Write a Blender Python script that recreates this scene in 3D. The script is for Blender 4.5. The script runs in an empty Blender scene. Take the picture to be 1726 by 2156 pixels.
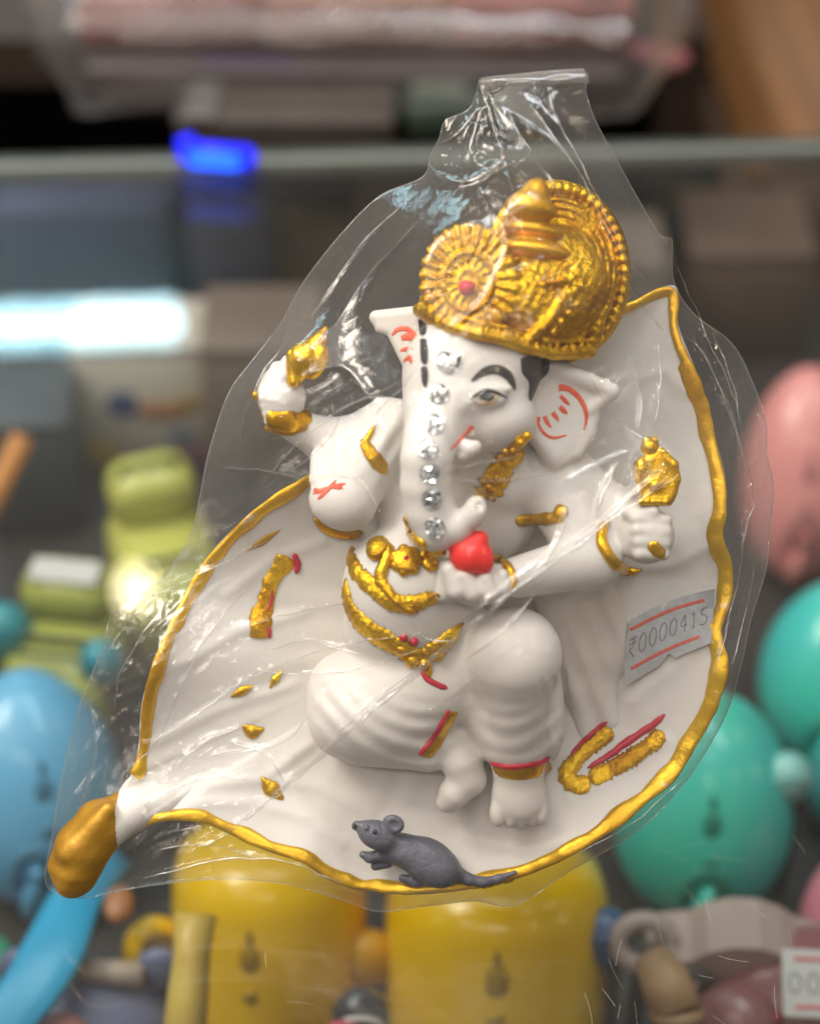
import bpy, math, random
import numpy as np
from mathutils import Vector, Matrix, noise as mn
from mathutils.bvhtree import BVHTree
random.seed(7); np.random.seed(7)
scene = bpy.context.scene
COL = scene.collection
R = math.radians

# ------------------------------------------------------------------ camera
S = 1e-4                       # metres per drawing unit (0.1 mm)
D = 0.40                       # focus distance
PITCH = R(40)
CAM = Vector((0.0, -0.255, 0.3215))
FWD = Vector((0, math.cos(PITCH), -math.sin(PITCH)))
RT = Vector((1, 0, 0)); UP = Vector((0, math.sin(PITCH), math.cos(PITCH)))
cd = bpy.data.cameras.new('camera'); cam = bpy.data.objects.new('camera', cd); COL.objects.link(cam)
cam.location = CAM; cam.rotation_euler = (math.pi/2-PITCH, 0, 0)
cd.sensor_fit = 'HORIZONTAL'; cd.sensor_width = 36
cd.lens = 36*D/0.1726
cd.clip_start = 0.01; cd.clip_end = 50
cd.dof.use_dof = True; cd.dof.focus_distance = D-0.012; cd.dof.aperture_fstop = cd.lens/10.5
cd.dof.aperture_blades = 0
scene.camera = cam
# ------------------------------------------------------------------ world, lamps, exposure
w = bpy.data.worlds.new('World'); scene.world = w; w.use_nodes = True
w.node_tree.nodes['Background'].inputs[0].default_value = (0.66, 0.57, 0.50, 1)
w.node_tree.nodes['Background'].inputs[1].default_value = 0.27
scene.view_settings.view_transform = 'Standard'; scene.view_settings.look = 'None'
scene.view_settings.exposure = 0.10; scene.view_settings.gamma = 1
cy = scene.cycles
cy.use_denoising = True; cy.max_bounces = 10; cy.transparent_max_bounces = 24
cy.diffuse_bounces = 3; cy.glossy_bounces = 4; cy.transmission_bounces = 6
cy.sample_clamp_indirect = 4; cy.caustics_reflective = False; cy.caustics_refractive = False

def area(name, loc, target, sx, sy, power, col):
    l = bpy.data.lights.new(name, 'AREA'); l.shape = 'RECTANGLE'; l.size = sx; l.size_y = sy
    l.energy = power; l.color = col
    o = bpy.data.objects.new(name, l); COL.objects.link(o)
    o.location = loc
    o.rotation_euler = (Vector(target)-Vector(loc)).to_track_quat('-Z', 'Y').to_euler()
    return o
area('ceiling_glow_warm', (-0.70, 0.0, 1.9), (0, 0.05, 0.05), 2.2, 1.8, 25.0, (1.0, 0.90, 0.78))
area('ceiling_panel_warm', (-0.85, 0.10, 1.28), (0, 0.05, 0.05), 0.6, 0.40, 14.0, (1.0, 0.89, 0.76))
area('ceiling_tube_cool', (0.25, 0.20, 1.35), (0, 0.03, 0.05), 0.9, 0.03, 6.0, (0.84, 0.93, 1.0))
area('ceiling_tube_front', (-0.2, -0.85, 1.15), (0, 0.03, 0.05), 0.8, 0.03, 2.6, (1.0, 0.90, 0.80))
# small unseen lamps added for glints: their mirror images are the sparks on the film, the gilding and the rhinestones
SPOTS = [(-0.55, 0.25, 1.2, 0.75, 1), (0.55, -0.05, 1.25, 0.7, 0), (0.95, 0.25, 1.0, 0.7, 0), (-1.05, 0.15, 0.8, 0.7, 1), (0.15, -0.45, 1.35, 0.5, 1), (0.75, -0.6, 0.9, 0.5, 0),
         (-0.75, -0.6, 0.95, 0.5, 1), (-0.15, 0.45, 1.2, 0.7, 1), (1.2, -0.15, 0.5, 0.55, 0), (-1.2, -0.2, 0.5, 0.5, 0), (0.35, 0.6, 1.25, 0.6, 0)]
for i, (x, y, z, p, c) in enumerate(SPOTS):
    area('added_glint_lamp', (x, y, z), (0, 0.03, 0.05), 0.035, 0.035, p, (0.80, 0.91, 1.0) if c else (1.0, 0.82, 0.62))

# ------------------------------------------------------------------ materials
def new_mat(name):
    m = bpy.data.materials.new(name); m.use_nodes = True
    nt = m.node_tree
    return m, nt, nt.nodes['Principled BSDF']
def noise_node(nt, scale, detail=4, rough=0.55, coord='Object'):
    tc = nt.nodes.new('ShaderNodeTexCoord'); n = nt.nodes.new('ShaderNodeTexNoise')
    n.inputs['Scale'].default_value = scale; n.inputs['Detail'].default_value = detail
    n.inputs['Roughness'].default_value = rough
    nt.links.new(tc.outputs[coord], n.inputs['Vector']); return n
def mat(name, col, rough=0.5, metal=0.0, col2=None, cscale=60, bump=0.0, bscale=200, sss=0.0, coat=0.0, trans=0.0, spec=0.5, contrast=(0.35, 0.65)):
    m, nt, b = new_mat(name)
    b.inputs['Base Color'].default_value = (*col, 1); b.inputs['Roughness'].default_value = rough
    b.inputs['Metallic'].default_value = metal; b.inputs['Specular IOR Level'].default_value = spec
    if coat: b.inputs['Coat Weight'].default_value = coat; b.inputs['Coat Roughness'].default_value = 0.08
    if trans: b.inputs['Transmission Weight'].default_value = trans
    if sss:
        b.inputs['Subsurface Weight'].default_value = sss
        b.inputs['Subsurface Radius'].default_value = (1.0, 0.7, 0.5); b.inputs['Subsurface Scale'].default_value = 0.0025
    if col2:
        n = noise_node(nt, cscale); r = nt.nodes.new('ShaderNodeValToRGB')
        r.color_ramp.elements[0].position = contrast[0]; r.color_ramp.elements[1].position = contrast[1]
        r.color_ramp.elements[0].color = (*col, 1); r.color_ramp.elements[1].color = (*col2, 1)
        nt.links.new(n.outputs['Fac'], r.inputs[0]); nt.links.new(r.outputs[0], b.inputs['Base Color'])
    if bump:
        n2 = noise_node(nt, bscale, 5, 0.6); bp = nt.nodes.new('ShaderNodeBump')
        bp.inputs['Strength'].default_value = bump; bp.inputs['Distance'].default_value = 0.0006
        nt.links.new(n2.outputs['Fac'], bp.inputs['Height']); nt.links.new(bp.outputs[0], b.inputs['Normal'])
    return m
def emis(name, col, strength):
    m, nt, b = new_mat(name)
    b.inputs['Base Color'].default_value = (*col, 1)
    b.inputs['Emission Color'].default_value = (*col, 1); b.inputs['Emission Strength'].default_value = strength
    return m
M = {}
M['resin'] = mat('white_resin', (0.82, 0.79, 0.745), 0.46, col2=(0.775, 0.735, 0.68), cscale=38, bump=0.22, bscale=350, sss=0.35)
M['gold'] = mat('gold_paint', (0.62, 0.30, 0.010), 0.27, 0.82, (0.88, 0.54, 0.02), 90, 0.6, 420)
M['gold_rough'] = mat('gold_relief_paint', (0.55, 0.255, 0.006), 0.24, 0.85, (0.90, 0.57, 0.02), 150, 1.2, 560)
M['gold_smooth'] = mat('smooth_gold_paint', (0.74, 0.37, 0.010), 0.33, 0.6, (0.84, 0.47, 0.015), 40, 0.15, 300)
M['gold_flat'] = mat('gold_rim_paint', (0.66, 0.34, 0.012), 0.34, 0.62, (0.84, 0.52, 0.025), 45, 0.7, 260)
nt_ = M['gold_flat'].node_tree; b_ = nt_.nodes['Principled BSDF']; rp_ = [n for n in nt_.nodes if n.type == 'VALTORGB'][0]
n_ = noise_node(nt_, 170, 4, 0.6); mr_ = nt_.nodes.new('ShaderNodeMapRange'); nt_.links.new(n_.outputs['Fac'], mr_.inputs[0])
mr_.inputs[1].default_value = 0.66; mr_.inputs[2].default_value = 0.74; mr_.inputs[3].default_value = 0.0; mr_.inputs[4].default_value = 0.7
mx_ = nt_.nodes.new('ShaderNodeMix'); mx_.data_type = 'RGBA'; nt_.links.new(mr_.outputs[0], mx_.inputs[0]); nt_.links.new(rp_.outputs[0], mx_.inputs[6]); mx_.inputs[7].default_value = (0.80, 0.70, 0.48, 1)
nt_.links.new(mx_.outputs[2], b_.inputs['Base Color'])
M['ochre'] = mat('ochre_gold_paint', (0.42, 0.21, 0.022), 0.42, 0.45, (0.56, 0.30, 0.03), 70, 0.6, 160)
M['red'] = mat('red_paint', (0.72, 0.035, 0.022), 0.4, col2=(0.80, 0.07, 0.04), cscale=200)
M['orange_red'] = mat('orange_red_paint', (0.80, 0.09, 0.035), 0.42, col2=(0.85, 0.16, 0.08), cscale=400)
M['neon_red'] = mat('bright_red_paint', (0.98, 0.028, 0.022), 0.45, sss=0.2)
M['crimson'] = mat('crimson_paint', (0.52, 0.012, 0.035), 0.35, col2=(0.62, 0.03, 0.06), cscale=300)
M['black'] = mat('black_paint', (0.018, 0.017, 0.02), 0.42, col2=(0.035, 0.032, 0.03), cscale=300)
M['iris'] = mat('eye_brown_paint', (0.10, 0.07, 0.05), 0.3)
M['eyewhite'] = mat('eye_cream_paint', (0.52, 0.44, 0.30), 0.4)
M['mouse'] = mat('grey_mouse_paint', (0.095, 0.10, 0.135), 0.30, col2=(0.16, 0.16, 0.20), cscale=160, bump=0.9, bscale=330)
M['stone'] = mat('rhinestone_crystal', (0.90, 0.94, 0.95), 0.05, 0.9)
M['stone2'] = mat('rhinestone_facet_painted_dark', (0.16, 0.18, 0.19), 0.05, 0.9)  # dark copy of the crystal, sparkle contrast put into the colour
M['stone3'] = mat('rhinestone_facet_painted_glint', (0.95, 0.97, 0.97), 0.12, 0.45)  # bright copy of the crystal for painted glints
M['paper'] = mat('sticker_paper', (0.42, 0.43, 0.44), 0.75, col2=(0.50, 0.51, 0.52), cscale=500, bump=0.25, bscale=900)
M['ink'] = mat('sticker_grey_ink', (0.16, 0.16, 0.17), 0.7, col2=(0.30, 0.30, 0.31), cscale=1800)
M['stripe'] = mat('sticker_red_ink', (0.66, 0.09, 0.06), 0.6, col2=(0.72, 0.16, 0.11), cscale=1500)

def schlick(nt, normal=None, f0=0.04):
    lw = nt.nodes.new('ShaderNodeLayerWeight'); lw.inputs[0].default_value = 0.5
    if normal: nt.links.new(normal, lw.inputs['Normal'])
    p = nt.nodes.new('ShaderNodeMath'); p.operation = 'POWER'; nt.links.new(lw.outputs['Facing'], p.inputs[0]); p.inputs[1].default_value = 5
    q = nt.nodes.new('ShaderNodeMath'); q.operation = 'MULTIPLY_ADD'; nt.links.new(p.outputs[0], q.inputs[0]); q.inputs[1].default_value = 1-f0; q.inputs[2].default_value = f0
    return q
def film_mat(name, haze=0.05, f0=0.06, bump=0.35, bscale=160, rough=0.055):
    m = bpy.data.materials.new(name); m.use_nodes = True; nt = m.node_tree
    nt.nodes.remove(nt.nodes['Principled BSDF']); out = nt.nodes['Material Output']
    N = nt.nodes.new; L = nt.links.new
    tr = N('ShaderNodeBsdfTransparent'); tr.inputs[0].default_value = (0.985, 0.985, 0.985, 1)
    gs = N('ShaderNodeBsdfGlossy'); gs.inputs['Roughness'].default_value = rough; gs.inputs[0].default_value = (1, 1, 1, 1)
    df = N('ShaderNodeBsdfTranslucent'); df.inputs[0].default_value = (0.8, 0.78, 0.76, 1)
    d2 = N('ShaderNodeBsdfDiffuse'); d2.inputs[0].default_value = (0.8, 0.78, 0.76, 1)
    mh = N('ShaderNodeMixShader'); mh.inputs[0].default_value = 0.5; L(df.outputs[0], mh.inputs[1]); L(d2.outputs[0], mh.inputs[2])
    n = noise_node(nt, bscale, 6, 0.6); bp = N('ShaderNodeBump'); bp.inputs['Strength'].default_value = bump; bp.inputs['Distance'].default_value = 0.001
    nf = noise_node(nt, 560, 3, 0.6); nk = noise_node(nt, 30, 2, 0.5); mk_ = N('ShaderNodeMapRange'); L(nk.outputs['Fac'], mk_.inputs[0])
    mk_.inputs[1].default_value = 0.48; mk_.inputs[2].default_value = 0.66; mk_.inputs[3].default_value = 0.03; mk_.inputs[4].default_value = 0.42
    ml = N('ShaderNodeMath'); ml.operation = 'MULTIPLY_ADD'; L(nf.outputs['Fac'], ml.inputs[0]); L(mk_.outputs[0], ml.inputs[1]); L(n.outputs['Fac'], ml.inputs[2])
    L(ml.outputs[0], bp.inputs['Height']); L(bp.outputs[0], gs.inputs['Normal'])
    fr = schlick(nt, bp.outputs[0], f0)
    lw = N('ShaderNodeLayerWeight'); lw.inputs[0].default_value = 0.35
    pw = N('ShaderNodeMath'); pw.operation = 'POWER'; L(lw.outputs['Facing'], pw.inputs[0]); pw.inputs[1].default_value = 2.0
    n3 = noise_node(nt, 22, 3, 0.5); mm = N('ShaderNodeMapRange'); L(n3.outputs['Fac'], mm.inputs[0])
    mm.inputs[1].default_value = 0.3; mm.inputs[2].default_value = 0.7; mm.inputs[3].default_value = haze*0.4; mm.inputs[4].default_value = haze*1.5
    ad = N('ShaderNodeMath'); ad.operation = 'MULTIPLY_ADD'; L(pw.outputs[0], ad.inputs[0]); ad.inputs[1].default_value = 0.30; L(mm.outputs[0], ad.inputs[2])
    m1 = N('ShaderNodeMixShader'); L(ad.outputs[0], m1.inputs[0]); L(tr.outputs[0], m1.inputs[1]); L(mh.outputs[0], m1.inputs[2])
    sc = N('ShaderNodeMath'); sc.operation = 'MULTIPLY'; L(fr.outputs[0], sc.inputs[0]); sc.inputs[1].default_value = 1.0
    m2 = N('ShaderNodeMixShader'); L(sc.outputs[0], m2.inputs[0]); L(m1.outputs[0], m2.inputs[1]); L(gs.outputs[0], m2.inputs[2])
    L(m2.outputs[0], out.inputs[0]); return m
M['film'] = film_mat('clear_film', 0.036)
M['film_back'] = film_mat('clear_film_back', 0.10, bump=0.2)
M['film_pack'] = film_mat('package_film', 0.07, bump=0.8, bscale=60)
M['film_edge'] = film_mat('film_edge', 0.16, 0.08, 0.3, 200)
M['film_fold'] = film_mat('film_fold', 0.012, 0.16, 0.4, 300, 0.14)

def glass_mat():
    m = bpy.data.materials.new('counter_glass'); m.use_nodes = True; nt = m.node_tree
    nt.nodes.remove(nt.nodes['Principled BSDF']); out = nt.nodes['Material Output']; N = nt.nodes.new; L = nt.links.new
    tr = N('ShaderNodeBsdfTransparent'); tr.inputs[0].default_value = (0.93, 0.96, 0.955, 1)
    g1 = N('ShaderNodeBsdfGlossy'); g1.inputs['Roughness'].default_value = 0.015
    g2 = N('ShaderNodeBsdfGlossy'); g2.inputs['Roughness'].default_value = 0.22
    mg = N('ShaderNodeMixShader'); mg.inputs[0].default_value = 0.07; L(g1.outputs[0], mg.inputs[1]); L(g2.outputs[0], mg.inputs[2])
    df = N('ShaderNodeBsdfDiffuse'); df.inputs[0].default_value = (0.6, 0.58, 0.55, 1)
    n = noise_node(nt, 14, 8, 0.7); mr = N('ShaderNodeMapRange'); L(n.outputs['Fac'], mr.inputs[0])
    mr.inputs[1].default_value = 0.35; mr.inputs[2].default_value = 0.8; mr.inputs[3].default_value = 0.004; mr.inputs[4].default_value = 0.022
    m1 = N('ShaderNodeMixShader'); L(mr.outputs[0], m1.inputs[0]); L(tr.outputs[0], m1.inputs[1]); L(df.outputs[0], m1.inputs[2])
    fr = schlick(nt)
    m2 = N('ShaderNodeMixShader'); L(fr.outputs[0], m2.inputs[0]); L(m1.outputs[0], m2.inputs[1]); L(mg.outputs[0], m2.inputs[2])
    L(m2.outputs[0], out.inputs[0]); return m
M['glass'] = glass_mat()

# ------------------------------------------------------------------ object helpers
def tag(o, label=None, cat=None, group=None, kind=None):
    if label: o['label'] = label
    if cat: o['category'] = cat
    if group: o['group'] = group
    if kind: o['kind'] = kind
    return o
def mk(name, verts, faces, m, parent=None, smooth=True):
    me = bpy.data.meshes.new(name)
    if isinstance(verts, np.ndarray): verts = verts.tolist()
    if isinstance(faces, np.ndarray): faces = faces.tolist()
    me.from_pydata(verts, [], faces); me.validate(); me.update()
    if smooth: me.polygons.foreach_set('use_smooth', [True]*len(me.polygons))
    me.materials.append(m if not isinstance(m, str) else M[m])
    o = bpy.data.objects.new(name, me); COL.objects.link(o)
    if parent: o.parent = parent
    return o
def empty(name, loc=(0, 0, 0), rot=(0, 0, 0)):
    o = bpy.data.objects.new(name, None); o.empty_display_size = 0.01; COL.objects.link(o)
    o.location = loc; o.rotation_euler = rot; return o

# ------------------------------------------------------------------ signed-distance modelling (porcelain shapes)
DU = 4000.0                                     # focus distance in drawing units
def Q(x, y, z):                                 # drawing coordinate at height z -> figurine frame
    k = 1-z/DU
    return np.array(((x-863)*k, (1078-y)*k, z), dtype=np.float32), k
class Field:
    def __init__(s, lo, hi, h):
        s.h = h; s.lo = np.array(lo, np.float32)
        s.n = np.ceil((np.array(hi)-s.lo)/h).astype(int)+1
        s.f = np.full(s.n, 60.0, np.float32)
        s.ax = [s.lo[i]+h*np.arange(s.n[i], dtype=np.float32) for i in range(3)]
    def box(s, lo, hi):
        a = np.clip(np.floor((np.array(lo)-s.lo)/s.h).astype(int), 0, s.n-1)
        b = np.clip(np.ceil((np.array(hi)-s.lo)/s.h).astype(int)+1, 1, s.n)
        sl = tuple(slice(a[i], b[i]) for i in range(3))
        X = s.ax[0][sl[0]][:, None, None]; Y = s.ax[1][sl[1]][None, :, None]; Z = s.ax[2][sl[2]][None, None, :]
        return sl, X, Y, Z
    def put(s, sl, d, k, sub=False):
        a = s.f[sl]
        if sub:
            a = -a; 
        if k <= 0: r = np.minimum(a, d)
        else:
            hh = np.maximum(k-np.abs(a-d), 0)/k
            r = np.minimum(a, d)-hh*hh*k*0.25
        s.f[sl] = -r if sub else r
    def E(s, x, y, z, rx, ry, rz, rot=0, k=20, sub=False):
        c, q = Q(x, y, z); rx, ry, rz = rx*q, ry*q, rz*q
        m = max(rx, ry, rz)+k+10
        sl, X, Y, Z = s.box(c-m, c+m)
        a = R(rot); ca, sa = math.cos(a), math.sin(a)
        dx, dy, dz = X-c[0], Y-c[1], Z-c[2]
        u = dx*ca+dy*sa; v = -dx*sa+dy*ca
        k0 = np.sqrt((u/rx)**2+(v/ry)**2+(dz/rz)**2)+1e-6
        k1 = np.sqrt((u/rx**2)**2+(v/ry**2)**2+(dz/rz**2)**2)+1e-6
        s.put(sl, k0*(k0-1)/k1, k, sub)
    def C(s, p, q, r1, r2, k=18, sub=False):
        a, ka = Q(*p); b, kb = Q(*q); r1 *= ka; r2 *= kb
        m = max(r1, r2)+k+10
        sl, X, Y, Z = s.box(np.minimum(a, b)-m, np.maximum(a, b)+m)
        ba = b-a; L2 = float(ba@ba)+1e-6
        t = np.clip(((X-a[0])*ba[0]+(Y-a[1])*ba[1]+(Z-a[2])*ba[2])/L2, 0, 1)
        d = np.sqrt((X-a[0]-t*ba[0])**2+(Y-a[1]-t*ba[1])**2+(Z-a[2]-t*ba[2])**2)-(r1+(r2-r1)*t)
        s.put(sl, d, k, sub)
    def chain(s, pts, k=18):
        for a, b in zip(pts[:-1], pts[1:]): s.C(a[:3], b[:3], a[3], b[3], k)
    def poly(s, pts, z, th, rnd=8, k=14, slope=(0, 0)):        # rounded slab with a drawn outline
        kq = 1-z/DU
        P = np.array([((x-863)*kq, (1078-y)*kq) for x, y in pts], np.float32)
        c = P.mean(0)
        m = k+th+rnd+12+abs(slope[0])*120+abs(slope[1])*120
        sl, X, Y, Z = s.box((P[:, 0].min()-m, P[:, 1].min()-m, z-m), (P[:, 0].max()+m, P[:, 1].max()+m, z+m))
        X2, Y2 = X[:, :, 0], Y[:, :, 0]
        X2, Y2 = np.broadcast_arrays(X2, Y2)
        d = np.full(X2.shape, 1e9, np.float32); sg = np.ones(X2.shape, np.float32)
        n = len(P); j = n-1
        for i in range(n):
            e = P[j]-P[i]; wx, wy = X2-P[i][0], Y2-P[i][1]
            t = np.clip((wx*e[0]+wy*e[1])/(e@e), 0, 1)
            d = np.minimum(d, (wx-e[0]*t)**2+(wy-e[1]*t)**2)
            c1 = Y2 >= P[i][1]; c2 = Y2 < P[j][1]; c3 = e[0]*wy > e[1]*wx
            flip = (c1 & c2 & c3) | (~c1 & ~c2 & ~c3)
            sg = np.where(flip, -sg, sg); j = i
        d2 = (sg*np.sqrt(d))[:, :, None]+rnd
        zc = z+slope[0]*(X-c[0])+slope[1]*(Y-c[1])
        dz = np.abs(Z-zc)-th+rnd
        o = np.sqrt(np.maximum(d2, 0)**2+np.maximum(dz, 0)**2)+np.minimum(np.maximum(d2, dz), 0)-rnd
        s.put(sl, o.astype(np.float32), k)
    def warp(s, lo, hi, fn):
        sl, X, Y, Z = s.box(lo, hi); s.f[sl] += fn(X, Y, Z).astype(np.float32)
    def mesh(s):
        f = s.f; n = f.shape; neg = f < 0
        cor = [(i, j, k) for i in (0, 1) for j in (0, 1) for k in (0, 1)]
        cnt = sum(neg[i:n[0]-1+i, j:n[1]-1+j, k:n[2]-1+k].astype(np.int8) for i, j, k in cor)
        act = (cnt > 0) & (cnt < 8); idx = np.argwhere(act); num = len(idx)
        lut = np.full(act.shape, -1, np.int32); lut[act] = np.arange(num)
        acc = np.zeros((num, 3), np.float32); ct = np.zeros(num, np.float32)
        vals = {c: f[idx[:, 0]+c[0], idx[:, 1]+c[1], idx[:, 2]+c[2]] for c in cor}
        for a in cor:
            for ax in range(3):
                if a[ax] == 0:
                    b = list(a); b[ax] = 1; b = tuple(b)
                    va, vb = vals[a], vals[b]; m = (va < 0) != (vb < 0)
                    t = np.where(m, va/np.where(m, va-vb, 1), 0)
                    p = np.tile(np.array(a, np.float32), (num, 1)); p[:, ax] = t
                    acc += np.where(m[:, None], p, 0); ct += m
        V = s.lo+s.h*(idx+acc/ct[:, None])
        Fs = []
        for ax in range(3):
            u, v = (ax+1) % 3, (ax+2) % 3
            a = neg.take(range(0, n[ax]-1), ax); b = neg.take(range(1, n[ax]), ax)
            e = np.argwhere(a != b); keep = (e[:, u] > 0) & (e[:, v] > 0) & (e[:, u] < n[u]-1) & (e[:, v] < n[v]-1); e = e[keep]
            inside = a[e[:, 0], e[:, 1], e[:, 2]]
            def g(du, dv):
                q = e.copy(); q[:, u] -= du; q[:, v] -= dv; return lut[q[:, 0], q[:, 1], q[:, 2]]
            q = np.stack([g(1, 1), g(0, 1), g(0, 0), g(1, 0)], 1)
            q[~inside] = q[~inside][:, ::-1]; Fs.append(q)
        F = np.concatenate(Fs); F = F[(F >= 0).all(1)]
        return V, F

CASTERS = []
def add_caster(V, F):
    CASTERS.append(BVHTree.FromPolygons([tuple(v) for v in np.asarray(V).tolist()], [tuple(f) for f in np.asarray(F).tolist()]))
def cast(x, y, trees=None, z0=30):
    o = Vector((0, 0, DU)); d = Vector((x-863, 1078-y, -DU)).normalized(); best = None
    for t in (trees or CASTERS):
        h = t.ray_cast(o, d)
        if h[0] is not None and (best is None or h[3] < best[2]): best = (h[0], h[1], h[3])
    if best is None:
        c, _ = Q(x, y, z0); return Vector(c.tolist()), Vector((0, 0, 1))
    n = best[1]
    if n.dot(d) > 0: n = -n
    return best[0], n
FIG = empty('leaf_figurine')
FIG.matrix_world = Matrix.Translation(CAM+FWD*D) @ Matrix((RT, UP, -FWD)).transposed().to_4x4()
tag(FIG, 'white resin elephant-headed deity with gold crown seated in a gold-rimmed leaf', 'figurine')
def fk(name, V, F, m, parent=None, smooth=True):          # mesh given in drawing units, in the figurine's frame
    V = np.asarray(V, np.float32)*S
    return mk(name, V, F, m, parent or FIG, smooth)

def spline(pts, step=5):
    P = [Vector(p) for p in pts]; out = []
    for i in range(len(P)-1):
        p0 = P[max(i-1, 0)]; p1 = P[i]; p2 = P[i+1]; p3 = P[min(i+2, len(P)-1)]
        n = max(1, int((p2-p1).length/step))
        for j in range(n):
            t = j/n
            out.append(0.5*((2*p1)+(p2-p0)*t+(2*p0-5*p1+4*p2-p3)*t*t+(3*p1-p0-3*p2+p3)*t**3))
    out.append(P[-1]); return out
def sweep(centers, normals, widths, heights, seg=10, rough=0.0, freq=0.06, seed=0):
    V = []; F = []; n = len(centers)
    for i in range(n):
        t = (centers[min(i+1, n-1)]-centers[max(i-1, 0)]).normalized()
        nn = normals[i]; b = t.cross(nn)
        if b.length < 1e-4: b = Vector((1, 0, 0))
        b.normalize(); nn = b.cross(t).normalized()
        for j in range(seg):
            a = 2*math.pi*j/seg
            r = 1.0
            if rough:
                p = centers[i]*freq+Vector((seed, math.cos(a)*1.3, math.sin(a)*1.3))
                r = 1+rough*mn.noise(p)
            V.append(centers[i]+b*(math.cos(a)*widths[i]*r)+nn*(math.sin(a)*heights[i]*r))
    for i in range(n-1):
        for j in range(seg):
            a = i*seg+j; b2 = i*seg+(j+1) % seg
            F.append((a, b2, b2+seg, a+seg))
    F.append(tuple(range(seg))[::-1]); F.append(tuple((n-1)*seg+j for j in range(seg)))
    return V, F
def stroke(name, pts, wd, ht, m, parent=None, taper=0.15, rough=0.0, trees=None, lift=0.0, step=5, beads=0, seed=0, freq=0.06):
    """a painted or moulded line that follows the surface; pts = (x, y) or (x, y, width factor)"""
    sp = spline([(p[0], p[1], p[2] if len(p) > 2 else 1.0) for p in pts], step)
    C = []; Nn = []
    for p in sp:
        h, n = cast(p.x, p.y, trees); C.append(h); Nn.append(n)
    for _ in range(2):                                    # relax jumps over edges
        C = [C[0]]+[(C[i-1]+C[i]*2+C[i+1])/4 for i in range(1, len(C)-1)]+[C[-1]]
        Nn = [Nn[0]]+[(Nn[i-1]+Nn[i]*2+Nn[i+1]).normalized() for i in range(1, len(Nn)-1)]+[Nn[-1]]
    n = len(sp); W = []; H = []
    for i, p in enumerate(sp):
        e = min(i, n-1-i)/max(1, n-1)
        f = min(1.0, 0.25+e/taper*0.75) if taper else 1.0
        bd = 1.0
        if beads: bd = 0.72+0.28*abs(math.sin(i*step/beads*math.pi))
        W.append(wd*p.z*f*bd); H.append(ht*f*bd)
    C = [c+nn*lift for c, nn in zip(C, Nn)]
    V, F = sweep(C, Nn, W, H, 10, rough, freq, seed)
    return fk(name, [tuple(v) for v in V], F, m, parent)
def patch(name, poly, off, m, parent=None, trees=None, rings=5):
    c = Vector((sum(p[0] for p in poly)/len(poly), sum(p[1] for p in poly)/len(poly)))
    sp = spline([(p[0], p[1], 0) for p in list(poly)+[poly[0]]], 4)[:-1]
    n = len(sp); V = []; F = []
    h, nn = cast(c.x, c.y, trees); V.append(tuple(h+nn*off*1.3))
    for r in range(1, rings+1):
        f = r/rings
        for p in sp:
            h, nn = cast(c.x+(p.x-c.x)*f, c.y+(p.y-c.y)*f, trees)
            V.append(tuple(h+nn*(off*(1.3-0.3*f) if r < rings else -0.5)))
    for j in range(n): F.append((0, 1+(j+1) % n, 1+j))
    for r in range(rings-1):
        for j in range(n):
            a = 1+r*n+j; b = 1+r*n+(j+1) % n; F.append((a, b, b+n, a+n))
    return fk(name, V, F, m, parent)
def ball(name, x, y, r, m, parent=None, flat=0.8, trees=None, lift=0.3):
    h, nn = cast(x, y, trees); V = []; F = []; q = nn.to_track_quat('Z', 'Y')
    for i in range(9):
        a = math.pi*i/8
        for j in range(14):
            b = 2*math.pi*j/14
            V.append(tuple(h+q @ Vector((r*math.sin(a)*math.cos(b), r*math.sin(a)*math.sin(b), r*flat*(math.cos(a)+lift)))))
    for i in range(8):
        for j in range(14):
            F.append((i*14+j, (i+1)*14+j, (i+1)*14+(j+1) % 14, i*14+(j+1) % 14))
    return fk(name, V, F, m, parent)

# ------------------------------------------------------------------ the leaf
OUT = [(1330,640),(1415,610),(1422,690),(1452,770),(1482,850),(1500,930),(1518,1000),(1522,1070),(1514,1130),(1534,1190),(1532,1260),
 (1512,1330),(1524,1390),(1516,1450),(1492,1512),(1455,1575),(1412,1640),(1352,1692),(1282,1747),(1200,1797),(1095,1842),(980,1868),(870,1878),(770,1870),
 (700,1850),(640,1812),(560,1785),(480,1748),(420,1724),(340,1722),(285,1732),(250,1700),(262,1655),(288,1620),(300,1560),(306,1480),(328,1400),(356,1330),(390,1260),
 (430,1192),(480,1132),(545,1072),(610,1028),(655,1003),(760,960),(900,900),(1060,800),(1220,690)]
LC = Vector((930, 1340))
def rim_height(x, y):
    v = 78+10*math.sin(x*0.021+1)+12*math.sin(y*0.019)
    v -= 20*max(0, min(1, (800-x)/200))*max(0, min(1, (y-1400)/200))
    return v
outl = spline([(x, y, 0) for x, y in OUT+[OUT[0]]], 7)[:-1]
NO = len(outl); NR = 64
V = []; F = []
VEINS = [[Vector(p) for p in q] for q in (((300,1690),(430,1655),(560,1640),(680,1660),(780,1715)), ((420,1690),(540,1690),(650,1725),(720,1775)), ((330,1560),(450,1500),(620,1440)), ((380,1400),(500,1330),(640,1290)), ((480,1250),(570,1180),(680,1140)),
         ((1200,1680),(1290,1640),(1400,1560)), ((1330,1480),(1400,1420),(1480,1350)), ((560,1640),(610,1600),(650,1570)), ((980,1760),(1100,1790),(1200,1770)), ((1350,1200),(1420,1190),(1490,1150)), ((1330,800),(1400,780),(1440,820)))]
def vein(x, y):
    v = 0; p = Vector((x, y))
    for q in VEINS:
        for a, b in zip(q[:-1], q[1:]):
            e = b-a; t = max(0, min(1, (p-a).dot(e)/e.length_squared)); d2 = (p-a-e*t).length_squared
            if d2 < 1600: v = max(v, math.exp(-d2/170))
    return v
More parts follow.
